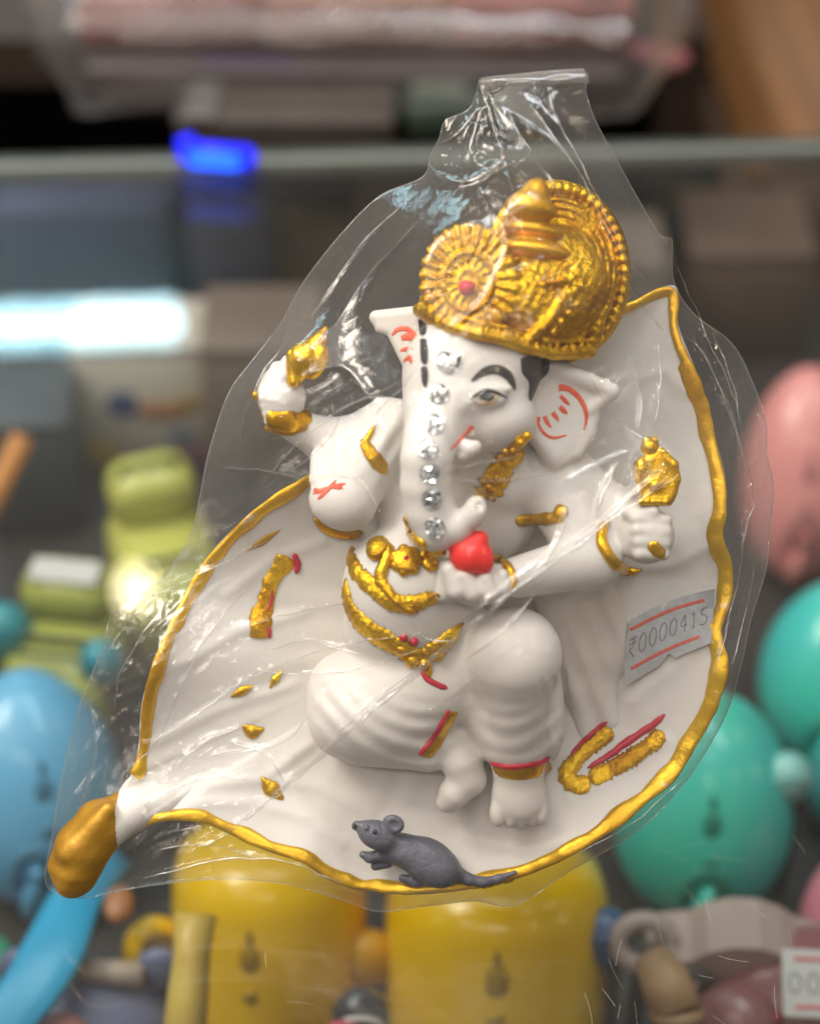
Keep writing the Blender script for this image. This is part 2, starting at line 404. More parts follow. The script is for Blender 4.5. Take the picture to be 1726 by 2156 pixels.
def leaf_z(x, y, f, rimz):
    z = rimz*f**3.2
    if .12 < f < .97: z += 4.0*vein(x, y)
    # moulded creases that run out from the seat to the margin
    z += 3*math.exp(-((y-(1715-0.16*(x-560)))/26)**2)*max(0, min(1, (1000-x)/500))*math.sin(f*3.1)
    z += 3.0*mn.noise(Vector((x*0.006, y*0.006, 3)))*math.sin(f*3.14)
    ang = math.atan2(y-LC.y, x-LC.x)
    z += 2.0*math.sin(ang*26+mn.noise(Vector((x*.01, y*.01, 0)))*2)*math.sin(f*3.1)**2*f
    return z
for r in range(NR+1):
    f = r/NR
    for p in outl:
        x = LC.x+(p.x-LC.x)*f; y = LC.y+(p.y-LC.y)*f
        c, _ = Q(x, y, leaf_z(x, y, f, rim_height(p.x, p.y))); V.append(c)
for (f, dz) in ((1.008, -8), (1.012, -22), (1.0, -38), (0.9, -52), (0.5, -62), (0.02, -66)):
    for p in outl:
        x = LC.x+(p.x-LC.x)*f; y = LC.y+(p.y-LC.y)*f
        zz = rim_height(p.x, p.y)*min(1, f)**3.2+dz
        c, _ = Q(x, y, zz); V.append(c)
for r in range(NR+6):
    for j in range(NO):
        a = r*NO+j; b = r*NO+(j+1) % NO; F.append((a, b, b+NO, a+NO))
V = np.array(V)
a_, b_, c_ = V[F[NO*20][0]], V[F[NO*20][1]], V[F[NO*20][2]]
if np.cross(b_-a_, c_-b_)[2] < 0: F = [f[::-1] for f in F]
fk('leaf', V, F, 'resin'); add_caster(V, F)
# gold rim band, wavy width
ctr = []; nrm = []; wd = []; ht = []
i0 = 0
for i, p in enumerate(outl):
    x, y = p.x, p.y; zz = rim_height(x, y)
    t = LC-Vector((x, y)); t.normalize()
    big = 13.5+3.5*max(0, min(1, (x-1200)/150))
    if y < 760: big *= 0.68
    ww = big*(1+0.45*mn.noise(Vector((x*0.013, y*0.013, 9))))
    if y > 1700 and 300 < x < 760: ww *= 1.05
    c, _ = Q(x+t.x*ww*0.55, y+t.y*ww*0.55, zz-3)
    ctr.append(Vector(c.tolist())); wd.append(ww); ht.append(6+3*mn.noise(Vector((x*0.03, y*0.03, 2))))
    nrm.append(Vector((t.x*0.45, -t.y*0.45, 0.9)).normalized())
ks = [i for i, p in enumerate(outl) if not (p.x < 292 and 1640 < p.y < 1732)]
st = next(k for k in range(len(ks)) if ks[k]-ks[k-1] not in (1,) and k > 0) if any(ks[k]-ks[k-1] != 1 for k in range(1, len(ks))) else 0
ks = ks[st:]+ks[:st]
Vr, Fr = sweep([ctr[k] for k in ks], [nrm[k] for k in ks], [wd[k] for k in ks], [ht[k] for k in ks], 12, 0.22, 0.035, 4)
fk('leaf_rim', [tuple(v) for v in Vr], Fr, 'gold_flat')
# the stem curls out of the lower left end
fs = Field((-830, -900, -80), (-430, -480, 190), 4)
fs.chain([(470,1655,2,14),(400,1672,18,26),(340,1690,40,36),(270,1708,60,46),(215,1738,76,52),(175,1785,80,55),(158,1830,74,52),(156,1846,70,44)], 16)
fs.C((225,1705,120),(140,1800,125),16,16,22)
def groove(X, Y, Z):
    return 2.2*np.sin((X*0.72-Y*0.50)*0.09+Z*0.03+np.sin(Y*0.02))*(X < -600)+0*Y
fs.warp((-830, -900, -80), (-430, -480, 190), groove)
V, F = fs.mesh()
sel = V[F].mean(1)[:, 0] < (262-863)
fk('stem', V, F[sel], 'ochre'); fk('stem_collar', V, F[~sel], 'resin')
# rough gilding on the lower margin
for i in range(9):
    x = random.uniform(985, 1130); k = (x-640)/490
    y = 1812+62*math.sin(min(1, k*1.25)*math.pi/2)-random.uniform(3, 14)-(max(0, k-.7)*70)
    ball('gilding_lump', x, y, random.uniform(8, 14), 'gold_flat', None, 0.3)
# foot behind the leaf that holds it up
V = []; 
for (x, y, z) in ((780,1120,-45),(1080,1120,-45),(1080,1560,-45),(780,1560,-45)): V.append(Q(x, y, z)[0])
for (x, y, z) in ((830,1560,-560),(1030,1560,-560),(1030,1640,-500),(830,1640,-500)): V.append(Q(x, y, z)[0])
fk('support_foot', V, [(0,1,2,3),(4,5,1,0),(5,6,2,1),(6,7,3,2),(7,4,0,3),(7,6,5,4)], 'resin', None, False)

# ------------------------------------------------------------------ the seated body, one continuous shape
b = Field((-360, -700, -30), (600, 460, 420), 4)
# torso
b.E(965,1050,95, 175,165,95, 0, 30)
b.E(868,1238,140, 148,140,118, 0, 35)
b.E(880,1330,110, 160,90,100, 0, 35)
b.C((820,910,130),(760,985,150),74,62,30)             # viewer-left shoulder
b.C((1120,980,120),(1175,1010,130),82,74,30)          # viewer-right shoulder
# raised far arm with fist (viewer left)
b.C((820,915,110),(690,930,130),60,46,25); b.C((690,930,130),(612,890,165),46,36,20)
b.E(592,835,185, 52,52,44, -20, 14)
for i,(x,y) in enumerate(((560,795),(575,775),(598,762))): b.C((x,y+30,205),(x+8,y,190),19,15,6)
for i in range(4): b.C((555+i*4,838+i*16,222-i*3),(598+i*3,850+i*14,216-i*4),12,11,5)
# blessing hand (viewer left)
b.C((765,985,155),(735,1060,185),60,58,25)
b.E(712,1052,205, 62,58,44, -12, 22)
for (x0,y0,x1,y1) in ((672,1010,668,960),(695,1000,694,940),(720,998,722,936),(745,1002,750,948)):
    b.C((x0,y0,210),(x1,y1,184),21,15,10)
b.C((760,1040,200),(785,1000,195),20,15,10)
# viewer-right front arm
b.C((1165,1020,140),(1245,1175,190),72,62,25)
b.C((1245,1180,195),(1090,1215,262),60,44,22)
b.E(1000,1226,275, 76,50,48, -4, 16)
b.C((935,1248,285),(942,1190,300),21,17,8)
b.C((962,1240,314),(948,1200,318),24,19,10); b.C((996,1246,318),(978,1212,326),23,17,9); b.C((1030,1246,314),(1022,1218,322),22,16,9); b.C((1058,1238,304),(1056,1212,310),19,15,9)
# viewer-right rear arm and fist
b.C((1165,990,105),(1300,1080,150),66,50,28); b.C((1300,1080,150),(1340,1120,200),50,44,20)
b.E(1362,1128,212, 58,60,46, 0, 14)
for i,y in enumerate((1092,1116,1140,1164)): b.C((1340+i*2,y,246-abs(i-1.5)*3),(1402-i*2,y+3,236-abs(i-1.5)*4),16,14,5)
b.C((1325,1080,230),(1375,1076,240),17,14,8)
# head
b.E(1000,800,235, 128,150,120, 0, 25)
b.E(950,755,275, 78,95,80, 0, 25); b.E(1055,760,255, 82,90,80, 0, 25)
b.E(1050,884,268, 80,68,84, 0, 16)                     # cheek
b.E(905,880,250, 40,70,60, 0, 25)
b.C((1030,930,165),(1050,1000,130),82,90,16)           # neck
b.E(1022,842,352, 46,17,15, 4, 10)                     # eyelid swell
b.E(1028,822,350, 52,12,14, 6, 8)
b.E(1003,868,362, 30,16,16, 0, 14, True)               # socket hollow
# trunk
b.E(975,790,265, 110,110,92, 0, 40)
b.C((945,800,268),(922,870,300),84,66,50)
b.chain([(922,870,300,64),(908,920,332,55),(898,965,345,52),(896,1020,335,50),(905,1075,322,50),(922,1112,318,50)], 16)
b.chain([(922,1112,318,48),(958,1112,328,34),(985,1092,338,27)], 10); b.E(1000,1076,344, 25,34,26, -15, 8)
b.E(1010,1064,368, 9,12,12, 0, 4, True)
# folds across the trunk
def trunkfold(X, Y, Z):
    x = X/ (1-Z/DU)+863; y = 1078-Y/(1-Z/DU)
    m = np.exp(-((x-905)/60)**2)*np.clip((y-860)/60, 0, 1)*np.clip((1110-y)/40, 0, 1)*(Z > 290)
    return 1.2*np.sin(y*0.26)*m
# tusk
b.C((945,930,325),(992,944,345),15,17,8); b.E(980,957,340, 18,11,12, 20, 6); b.E(1003,940,344,11,13,11,0,5)
# ears
b.poly([(1112,800),(1150,765),(1185,762),(1292,812),(1300,828),(1268,858),(1255,915),(1225,962),(1172,985),(1140,950),(1112,905)], 205, 17, 12, 14, (-0.25, 0.05))
b.C((1160,772,228),(1286,822,206),20,17,10)           # folded top edge
b.C((1286,826,203),(1240,862,206),17,12,8)
b.C((1120,905,226),(1165,960,212),20,24,12)
b.E(1172,935,205, 30,42,20, 10, 12)
b.poly([(782,664),(795,656),(885,650),(895,780),(862,800),(838,752),(815,705),(790,696)], 170, 15, 11, 14, (0.3, 0))
b.C((792,668,150),(880,658,178),15,15,8)
# seat, crossed leg (viewer left)
b.E(800,1490,95, 152,120,105, 8, 30)
b.E(905,1440,100, 110,100,100, 0, 40)
b.E(730,1450,75, 80,80,80, 0, 30)
b.C((720,1530,70),(900,1570,85),62,56,30)
b.chain([(958,1560,90,42),(972,1605,95,40),(985,1640,90,36)], 14); b.chain([(985,1640,90,36),(955,1672,92,30),(940,1690,88,22)], 14)
for i,(x,y) in enumerate(((928,1690),(938,1697),(950,1699))): b.E(x,y,92,10,10,10,0,4)
# raised knee (viewer right)
b.C((1085,1375,205),(1020,1400,120),92,80,30)
b.E(1083,1370,215, 88,84,80, 0, 24)
b.C((1088,1400,200),(1092,1560,125),86,62,26)
b.C((1000,1470,120),(1060,1560,110),50,52,22)
b.E(1155,1480,110, 32,120,80, 4, 18)
b.C((1090,1585,105),(1092,1650,85),60,52,10)
b.E(1092,1684,92, 58,52,44, 0, 18)
for i,(x,r) in enumerate(((1048,17),(1075,14),(1098,13),(1119,13),(1139,13))): b.E(x,1716-abs(i-1.5)*3,102-i*2, r*1.05,30,20, 0, 6)
# shawl hanging to the right, low relief
b.chain([(1195,1230,40,46),(1245,1380,6,40),(1285,1515,-6,32)], 34)
b.chain([(1250,1230,26,36),(1325,1385,0,32),(1390,1500,-4,26)], 34)
b.chain([(1160,1250,50,40),(1215,1450,4,30),(1238,1560,-6,24)], 30)
def shawlfold(X, Y, Z):
    k = 1-Z/DU; x = X/k+863; y = 1078-Y/k
    u = (x-1180)-(y-1230)*0.36
    m = np.clip((y-1240)/60, 0, 1)*np.clip((1530-y)/60, 0, 1)*np.clip((x-1185)/20, 0, 1)*(x < 1420)
    return 3.0*m*np.sin(u*0.125+np.sin(y*0.012))
b.warp((300, -500, -20), (560, -140, 150), shawlfold)
# cloth folds of the dhoti
def foldL(X, Y, Z):
    x = X/(1-Z/DU)+863; y = 1078-Y/(1-Z/DU)
    r = np.sqrt((x-905)**2+((y-1330)*1.0)**2)
    m = np.clip((r-130)/50, 0, 1)*np.clip((960-x)/70, 0, 1)*np.clip((x-640)/60, 0, 1)*np.clip((y-1420)/60, 0, 1)*np.clip((1625-y)/25, 0, 1)
    return 2.7*m*np.sin(r*0.15+1.6*np.sin(x*0.012+0.5)+0.8*np.sin(y*0.021))*(0.75+0.35*np.sin(x*0.017+y*0.011))
b.warp((-230, -580, 20), (110, -320, 320), foldL)
def foldR(X, Y, Z):
    x = X/(1-Z/DU)+863; y = 1078-Y/(1-Z/DU)
    r = np.sqrt(((x-1070)*1.15)**2+(y-1350)**2)
    m = np.clip((y-1470)/60, 0, 1)*np.clip((1602-y)/20, 0, 1)*np.clip((x-1000)/25, 0, 1)*np.clip((1195-x)/20, 0, 1)
    m2 = np.clip((x-1120)/30, 0, 1)*np.clip((y-1330)/60, 0, 1)*np.clip((1590-y)/30, 0, 1)
    return 1.25*m*np.sin(r*0.17+1.8*np.sin(x*0.022)+0.9*np.sin(y*.03))+1.5*m2*np.sin((x-0.10*y)*0.26)
b.warp((120, -530, 20), (330, -330, 330), foldR)
def shoulder(X, Y, Z):
    k = 1-Z/DU; x = X/k+863; y = 1078-Y/k
    u = (x-700)*0.62+(y-860)*0.30
    m = np.exp(-((x-820)/60)**2-((y-920)/75)**2)*(Z < 300)
    return 3.2*m*np.sin(u*0.20+np.sin(y*.02))
b.warp((-180, 20, 40), (40, 280, 300), shoulder)
# toe slits, finger slits are left by the small blends above
V, F = b.mesh(); fk('body', V, F, 'resin'); add_caster(V, F)
BODY = CASTERS[-1]

# ------------------------------------------------------------------ crown
g = Field((-15, 290, 60), (500, 730, 440), 3)
g.E(1075,640,225, 165,120,125, -12, 20)                                   # cap
g.E(1150,600,200, 150,130,110, 0, 25)
disc = [(1172+158*math.cos(t)*1.0, 572-196*math.sin(t)) for t in np.linspace(0, 2*math.pi, 40)[:-1]]
g.poly(disc, 175, 26, 10, 10, (-0.18, -0.10))
fan = [(985+ (106+1.4*math.cos(26*t))*math.cos(t)*0.96, 592-(122+1.4*math.cos(26*t))*math.sin(t)) for t in np.linspace(0, 2*math.pi, 121)[:-1]]
g.poly(fan, 322, 17, 7, 14, (0.03, -0.06))
def fanrel(X, Y, Z):
    k = 1-Z/DU; x = X/k+863; y = 1078-Y/k
    dx = (x-985)/0.96; dy = (592-y)*0.87; r = np.sqrt(dx*dx+dy*dy); t = np.arctan2(dy, dx)
    m = (Z > 298)*1.0
    rid = 4.2*np.cos(26*t)*np.clip((r-62)/8, 0, 1)*np.clip((118-r)/6, 0, 1)*np.clip(1.1-0.5*(x > 1045), 0, 1)
    ring = -7.5*np.exp(-((r-54)/4.0)**2)-4.0*np.exp(-((r-22)/4.0)**2)+3*np.exp(-((r-62)/4)**2)
    bd = -3.4*np.cos(16*t)*np.exp(-((r-38)/8.0)**2)
    return m*(rid+ring+bd)
g.warp((-15, 330, 300), (220, 640, 440), fanrel)
def discrel(X, Y, Z):
    k = 1-Z/DU; x = X/k+863; y = 1078-Y/k
    e = np.sqrt(((x-1172)/158)**2+((y-572)/196)**2)
    m = np.clip((e-0.45)/0.1, 0, 1)*(Z < 260)*(Z > 120)
    rings = -4.2*np.exp(-((e-0.78)/0.022)**2)-4.2*np.exp(-((e-0.70)/0.02)**2)-4*np.exp(-((e-0.62)/0.02)**2)-3*np.exp(-((e-0.54)/0.02)**2)+3*np.exp(-((e-0.84)/.02)**2)
    return m*rings
g.warp((120, 290, 120), (500, 730, 262), discrel)
for t in np.linspace(-0.75, 2.05, 23):                                       # beads round the halo
    g.E(1172+142*math.cos(t), 572-177*math.sin(t), 204-0.18*142*math.cos(t)-0.1*177*math.sin(t), 12,12,11, 0, 3)
# tiers and finial
for t in np.linspace(-2.7, -0.2, 11): g.E(1132+92*math.cos(t), 575-24*math.sin(t)*1.0-8*math.cos(t), 262-66*math.sin(t), 10,10,10, 0, 2)
# ornaments on the cap
for i in range(6): g.C((1058,552+i*17,338-i*1.0),(1092,546+i*17,322-i),6,6,3)
for t in np.linspace(0, 5.4, 18): g.E(1068+(6+2.6*t)*math.cos(t), 655+(6+2.6*t)*math.sin(t), 338, 6,6,7, 0, 3)
g.chain([(1205,612,300,13),(1175,640,318,15),(1150,680,326,13),(1112,714,326,12)], 4)
for i in range(6): g.E(1215-i*17, 640+i*19, 320, 9,9,8, 0, 2)
for i in range(9): g.E(1105+i*15, 592+ (i-4)**2*0.6, 318-abs(i-2)*3, 9,11,9, 0, 2)
g.chain([(1240,620,262,14),(1262,660,240,16),(1252,715,225,14)], 5)
band = [(883,652,255,15),(905,668,300,15),(955,688,348,14),(1010,704,358,14),(1060,714,348,14),(1110,733,322,14),(1170,744,285,14),(1240,740,230,15)]
g.chain(band, 4)
g.chain([(x+4,y-24,z+2,6) for x,y,z,r in band], 2)
for i in range(7):
    x0 = band[i]; x1 = band[i+1]
    for j in range(4):
        t = j/4; g.E(x0[0]+(x1[0]-x0[0])*t+3, x0[1]+(x1[1]-x0[1])*t-13, x0[2]+(x1[2]-x0[2])*t+8, 6,6,6, 0, 2)
def chasing(X, Y, Z):
    m = np.clip((Z-225)/20, 0, 1)
    return m*(1.3*np.sin(X*0.23+Y*0.11)*np.sin(Y*0.27-X*0.07)+0.7*np.sin(X*0.41)*np.sin(Y*0.39+Z*0.3))*(X > 205)*(Y < 500)
g.warp((-15, 290, 60), (500, 520, 440), chasing)
# hollow so that the cap does not cover the brow
V, F = g.mesh(); CR = fk('crown', V, F, 'gold_rough'); add_caster(V, F)
kn = Field((150, 470, 170), (380, 740, 400), 3)
kn.E(1128,530,258, 84,27,70, -9, 10); kn.E(1122,487,264, 66,22,58, -9, 10)
kn.E(1117,440,290, 56,24,48, -10, 6); kn.C((1119,430,290),(1128,404,286),48,29,10); kn.C((1128,404,286),(1135,381,282),29,7,8)
V, F = kn.mesh(); fk('crown_knob', V, F, 'gold_smooth', CR); add_caster(V, F)
ball('red_gem', 983, 607, 16, 'crimson', CR, 0.9)

# ------------------------------------------------------------------ painted face and jewels
patch('hair', [(1094,752),(1118,746),(1158,752),(1156,782),(1138,802),(1128,826),(1118,846),(1112,838),(1112,806),(1097,784)], 1.4, 'black', None, [BODY])
for pl in ([(879,672),(893,668),(899,690),(895,706),(884,706)], [(883,712),(897,712),(902,742),(899,768),(886,762)], [(885,772),(899,770),(902,796),(897,818),(888,806)]):
    patch('hair', pl, 1.2, 'black', None, [BODY])
stroke('eyebrow', [(993,803,0.35),(1010,788,0.8),(1030,779,1.0),(1050,779,1.1),(1068,789,1.1),(1079,806,0.8),(1084,820,0.3)], 9, 1.6, 'black', None, 0, trees=[BODY], step=3)
ey = patch('eye', [(998,838),(1010,829),(1024,826),(1042,829),(1058,837),(1040,843),(1018,846)], 0.8, 'eyewhite', None, [BODY])
patch('pupil', [(1006,830),(1022,826),(1040,830),(1043,839),(1028,846),(1010,842)], 2.2, 'black', ey, [BODY], 3)
stroke('eyelid_line', [(991,841,0.5),(1005,829,1),(1022,823,1.3),(1044,826,1.1),(1066,838,0.5)], 3.4, 2.0, 'black', ey, 0, trees=[BODY], step=3, lift=1.5)
stroke('eyelid_line', [(998,845,0.5),(1020,850,0.9),(1048,843,0.5)], 2.0, 1.6, 'ochre', ey, 0, trees=[BODY], step=3, lift=0.8)
stroke('tusk_stripe', [(948,946,0.3),(965,930,0.7),(982,912,1.0),(992,900,1.2),(995,897,0.9)], 6.0, 1.5, 'orange_red', None, 0, trees=[BODY], step=3)
for pts, wd_ in (([(1176,816,1.4),(1196,818,1.2),(1218,836,1.0),(1232,862,0.9),(1234,885,0.6),(1229,905,0.3)], 5.5), ([(1180,832,1),(1192,846,1),(1199,852,.3)], 4.6), ([(1178,856,1),(1188,866,1),(1194,871,.3)], 5),
                 ([(1163,868,1),(1170,877,1),(1176,886,.3)], 4.6), ([(1146,876,1),(1152,890,1),(1160,900,.3)], 4.6), ([(1134,878,1.2),(1133,893,1),(1145,912,.9),(1165,922,.8),(1192,916,.4)], 4.0)):
    stroke('ear_marking', pts, wd_, 1.2, 'orange_red', None, 0, trees=[BODY], step=3)
for pts, wd_ in (([(826,706,.6),(836,694,1),(856,692,1.1),(876,706,.8)], 5), ([(845,712,.8),(860,708,1.2),(872,712,.8)], 7), ([(843,738,.6),(858,734,1),(868,734,.6)], 5), ([(850,760,.8),(862,752,1),(866,764,.8)], 6)):
    stroke('ear_marking', pts, wd_, 1.2, 'orange_red', None, 0, trees=[BODY], step=3)
for pts in ([(658,1040),(690,1028),(728,1018)], [(668,1052),(695,1026),(708,1010)], [(660,1030),(676,1036)], [(700,1026),(722,1028)]):
    stroke('palm_mark', pts, 4.5, 1.4, 'orange_red', None, 0.2, 0.3, trees=[BODY], step=3)

def rhinestone(x, y, r):
    h, n = cast(x, y, [BODY]); n = (n+Vector((0, 0, 0.8))).normalized(); q = n.to_track_quat('Z', 'Y')
    V = []; F = []
    a0 = random.uniform(0, 1)
    def ring(rad, z, off, m=8):
        i0 = len(V)
        for j in range(m):
            a = 2*math.pi*(j+off)/m+a0
            V.append(tuple(h+q @ Vector((rad*math.cos(a), rad*math.sin(a), z))))
        return i0
    A = ring(r, -2.0, 0.0, 16); B = ring(r*0.99, 3.2, 0, 16)
    rings = [B]
    for rad, z, m in ((0.80, 0.17, 12), (0.52, 0.24, 9), (0.24, 0.25, 5)):
        k0 = len(V)
        for jj in range(m):
            a = 2*math.pi*(jj+random.uniform(-.2, .2))/m+a0; rr = r*rad*random.uniform(.93, 1.07)
            V.append(tuple(h+q @ Vector((rr*math.cos(a), rr*math.sin(a), r*(z+random.uniform(-.085, .085))))))
        rings.append(k0)
    V.append(tuple(h+q @ Vector((0, 0, r*0.22)))); top = len(V)-1
    for j in range(16): F.append((A+j, A+(j+1) % 16, B+(j+1) % 16, B+j))
    cnt = [16, 12, 9, 5]
    for L in range(3):
        i_ = j_ = 0; na, nb = cnt[L], cnt[L+1]
        while i_ < na or j_ < nb:
            if j_ >= nb or (i_ < na and (i_+1)/na <= (j_+1)/nb):
                F.append((rings[L]+i_ % na, rings[L]+(i_+1) % na, rings[L+1]+j_ % nb)); i_ += 1
            else:
                F.append((rings[L]+i_ % na, rings[L+1]+(j_+1) % nb, rings[L+1]+j_ % nb)); j_ += 1
    for j in range(5): F.append((rings[3]+j, rings[3]+(j+1) % 5, top))
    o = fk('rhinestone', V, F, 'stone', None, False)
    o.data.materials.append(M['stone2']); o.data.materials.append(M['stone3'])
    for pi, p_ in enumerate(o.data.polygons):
        p_.material_index = random.choices((0, 1, 2), (0.40, 0.32, 0.28))[0] if pi > 15 else 0  # sparkle painted in: dark and bright facets dealt out at random
    return o
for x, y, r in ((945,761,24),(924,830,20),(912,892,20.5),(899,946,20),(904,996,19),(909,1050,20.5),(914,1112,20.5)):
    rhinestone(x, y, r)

# sweet held in the hand
ms = Field((20, -170, 230), (240, -10, 430), 3)
ms.E(990,1168,325, 44,42,36, 0, 5); ms.C((955,1140,322),(1010,1135,330),20,18,10); ms.E(1018,1180,325,22,30,26,0,8)
V, F = ms.mesh(); fk('sweet', V, F, 'neon_red'); add_caster(V, F)

# gold jewellery in relief
T = CASTERS
stroke('necklace', [(1112,912,.9),(1090,935,1),(1070,962,1.1),(1050,1000,1.2),(1028,1030,1.3),(1005,1046,1)], 24, 9, 'gold_rough', None, 0.1, 0.2, beads=8, freq=.12)
nk = ball('necklace_medallion', 1072, 956, 27, 'gold', None, 0.45, lift=0.75); ball('necklace_boss', 1072, 955, 12, 'gold', nk, 0.8, lift=1.9)
for t in range(9): ball('necklace_bead', 1072+20*math.cos(t*.7), 956+20*math.sin(t*.7), 5.5, 'gold', nk, 1, lift=2.2)
for x, y in ((1030,1022),(1012,1034),(1046,1002),(1092,926),(1104,914)): ball('necklace_bead', x, y, 10, 'gold', nk, .9, lift=.9)
stroke('armband', [(1084,1096,.9),(1110,1095,1),(1150,1092,1),(1190,1086,1)], 13, 8, 'gold_rough', None, 0.08, 0.3)
stroke('armband', [(1165,1094,.9),(1182,1078,1.2),(1194,1068,.8)], 13, 9, 'gold', None, 0.2, 0.3)
stroke('armband', [(762,925,.7),(778,952,1),(800,978,1.15),(814,996,.8)], 14, 8, 'gold_rough', None, 0.15, 0.3)
stroke('armband', [(765,940,.8),(778,915,.8),(790,895,.4)], 8, 6, 'gold', None, 0.2, 0.3)
stroke('bracelet', [(1038,1172,.8),(1058,1182,1),(1074,1204,1.1),(1080,1226,1),(1074,1245,.7)], 10, 11, 'gold', None, 0.12, 0.1)
stroke('bracelet', [(1283,1092,.5),(1268,1112,.95),(1266,1140,1.1),(1280,1170,1.15),(1304,1194,1.1),(1330,1204,.8),(1352,1198,.4)], 11, 12, 'gold', None, 0.1, 0.15)
stroke('finger_ring', [(1370,1140,.8),(1382,1158,1.2),(1398,1174,.7)], 12, 5, 'gold', None, 0.15, 0.3)
stroke('bracelet', [(660,1088,.5),(678,1108,.9),(706,1122,1.0),(738,1126,1),(764,1120,.8)], 11, 9, 'gold', None, 0.1, 0.15)
stroke('bracelet', [(548,872,.7),(580,884,1.2),(620,886,1.4),(655,868,.9)], 17, 8, 'gold', None, 0.1, 0.25)
stroke('bracelet', [(556,900,.7),(600,908,1.1),(648,896,.8)], 10, 7, 'ochre', None, 0.1, 0.25)
ball('finger_ring', 541, 832, 11, 'gold', None, 0.9)
# serpent belt on the belly
stroke('belly_chain', [(742,1150,.7),(740,1180,.9),(756,1210,1.0),(790,1240,1.1),(826,1268,1.1),(872,1270,1),(926,1252,.9)], 19, 10, 'gold_rough', None, 0.08, 0.25, beads=12, freq=.1)
stroke('belly_chain', [(772,1150,.9),(795,1140,1.1),(814,1160,1.1),(810,1190,1),(800,1215,1),(820,1250,.9),(850,1278,.8),(880,1290,.5)], 14, 12, 'gold', None, 0.08, 0.25, freq=.1)
ball('serpent_head', 797, 1160, 25, 'gold_rough', None, 0.7)
md = ball('medallion', 855, 1181, 31, 'gold', None, 0.4)
for t in range(7): ball('petal', 855+23*math.cos(t*0.9), 1181+23*math.sin(t*0.9), 12, 'gold', md, 0.8)
ball('red_gem', 856, 1180, 9, 'crimson', md, 1.6)
stroke('belly_chain', [(885,1160,.9),(905,1165,1.1),(935,1160,.8)], 15, 10, 'gold_rough', None, 0.1, 0.5, freq=.1)
ball('chain_link', 905, 1188, 17, 'gold', None, 0.6)
stroke('belly_chain', [(852,1085,.4),(862,1110,.8),(878,1135,1.1),(898,1152,1)], 14, 7, 'gold_rough', None, 0.1, 0.4)
# waist belt
wb = stroke('waist_belt', [(728,1218,.6),(730,1256,.9),(742,1290,1.1),(772,1322,1.15),(806,1345,1.15),(838,1362,1.1),(876,1384,1.1),(912,1374,1),(945,1345,.9),(975,1312,.6)], 24, 9, 'gold_rough', None, 0.08, 0.22, beads=8, freq=.1)
for x, y, r in ((846,1368,14),(868,1392,15),(895,1398,14),(920,1380,13),(905,1362,12)): ball('belt_boss', x, y, r, 'gold', wb, 0.7)
for x, y in ((850,1342),(872,1350)): ball('red_gem', x, y, 9, 'crimson', wb, 0.9)
stroke('waist_sash', [(892,1395,.9),(905,1415,.8),(900,1428,.6)], 8, 5, 'gold', None, 0.1, 0.3)
stroke('sash_edge', [(886,1412,.8),(900,1432,1),(920,1442,1),(942,1450,1.1)], 6, 3, 'crimson', None, 0.1, 0.4)
# hems
stroke('hem_gold', [(950,1498,1),(938,1530,1),(915,1565,1),(893,1594,.9)], 17, 4, 'gold', None, 0.05, 0.15)
stroke('hem_red', [(945,1494,.8),(930,1525,1),(908,1560,1),(882,1590,.7)], 6.5, 5.5, 'crimson', None, 0.05, 0.3)
stroke('hem_gold', [(1030,1618,.9),(1062,1626,1),(1100,1628,1.1),(1138,1620,1),(1156,1606,.8)], 17, 4, 'gold', None, 0.05, 0.15)
stroke('hem_red', [(1032,1606,.9),(1060,1614,1),(1100,1613,1),(1135,1607,1),(1156,1594,.6)], 7, 6, 'crimson', None, 0.05, 0.3)
# shawl ends
stroke('shawl_hem', [(1286,1534,1.1),(1262,1558,1),(1228,1584,.9),(1204,1612,1.0),(1194,1638,1.1),(1208,1652,1.1),(1244,1650,1.2)], 21, 8, 'gold_rough', None, 0.05, 0.25, beads=9, freq=.08)
stroke('shawl_hem', [(1240,1640,1.2),(1280,1624,1.1),(1320,1600,1.1),(1360,1574,1.0),(1396,1542,1.0)], 21, 8, 'gold_rough', None, 0.05, 0.25, beads=9, freq=.08)
stroke('shawl_edge', [(1200,1594,.8),(1218,1572,1),(1245,1545,1),(1278,1520,1)], 5.5, 5, 'crimson', None, 0.1, 0.3)
stroke('shawl_edge', [(1236,1618,.8),(1280,1592,1),(1330,1556,1.2),(1372,1528,1),(1400,1504,.9)], 7, 5, 'crimson', None, 0.1, 0.3)
stroke('shawl_hem', [(606,1172,1.3),(590,1195,1),(572,1222,.8),(560,1262,.8),(550,1300,1.1),(548,1345,1)], 22, 6, 'gold_rough', None, 0.03, 0.3, freq=.08)
stroke('shawl_edge', [(618,1165,1),(628,1190,1.2),(622,1208,1)], 6, 6, 'crimson', None, 0.1, 0.3)
stroke('shawl_edge', [(575,1240,.7),(568,1270,1),(562,1290,.7)], 6, 6, 'crimson', None, 0.1, 0.3)
stroke('shawl_edge', [(566,1318,.8),(568,1345,1)], 5, 6, 'crimson', None, 0.1, 0.3)
stroke('leaf_vein', [(520,1160,.6),(555,1138,1),(590,1116,.5)], 8, 3, 'ochre', None, 0.3, 0.3)
for pts, w_ in (([(486,1468,.7),(508,1456,1),(534,1444,.7)], 11), ([(568,1450,.7),(580,1430,1),(594,1412,.7)], 9), ([(512,1528,1.1),(530,1540,1.2),(556,1534,.7)], 14), ([(550,1636,.5),(568,1658,1.2),(596,1684,.9)], 16)):
    stroke('petal', pts, w_, 8, 'gold', None, 0.45, 0.15, step=2)
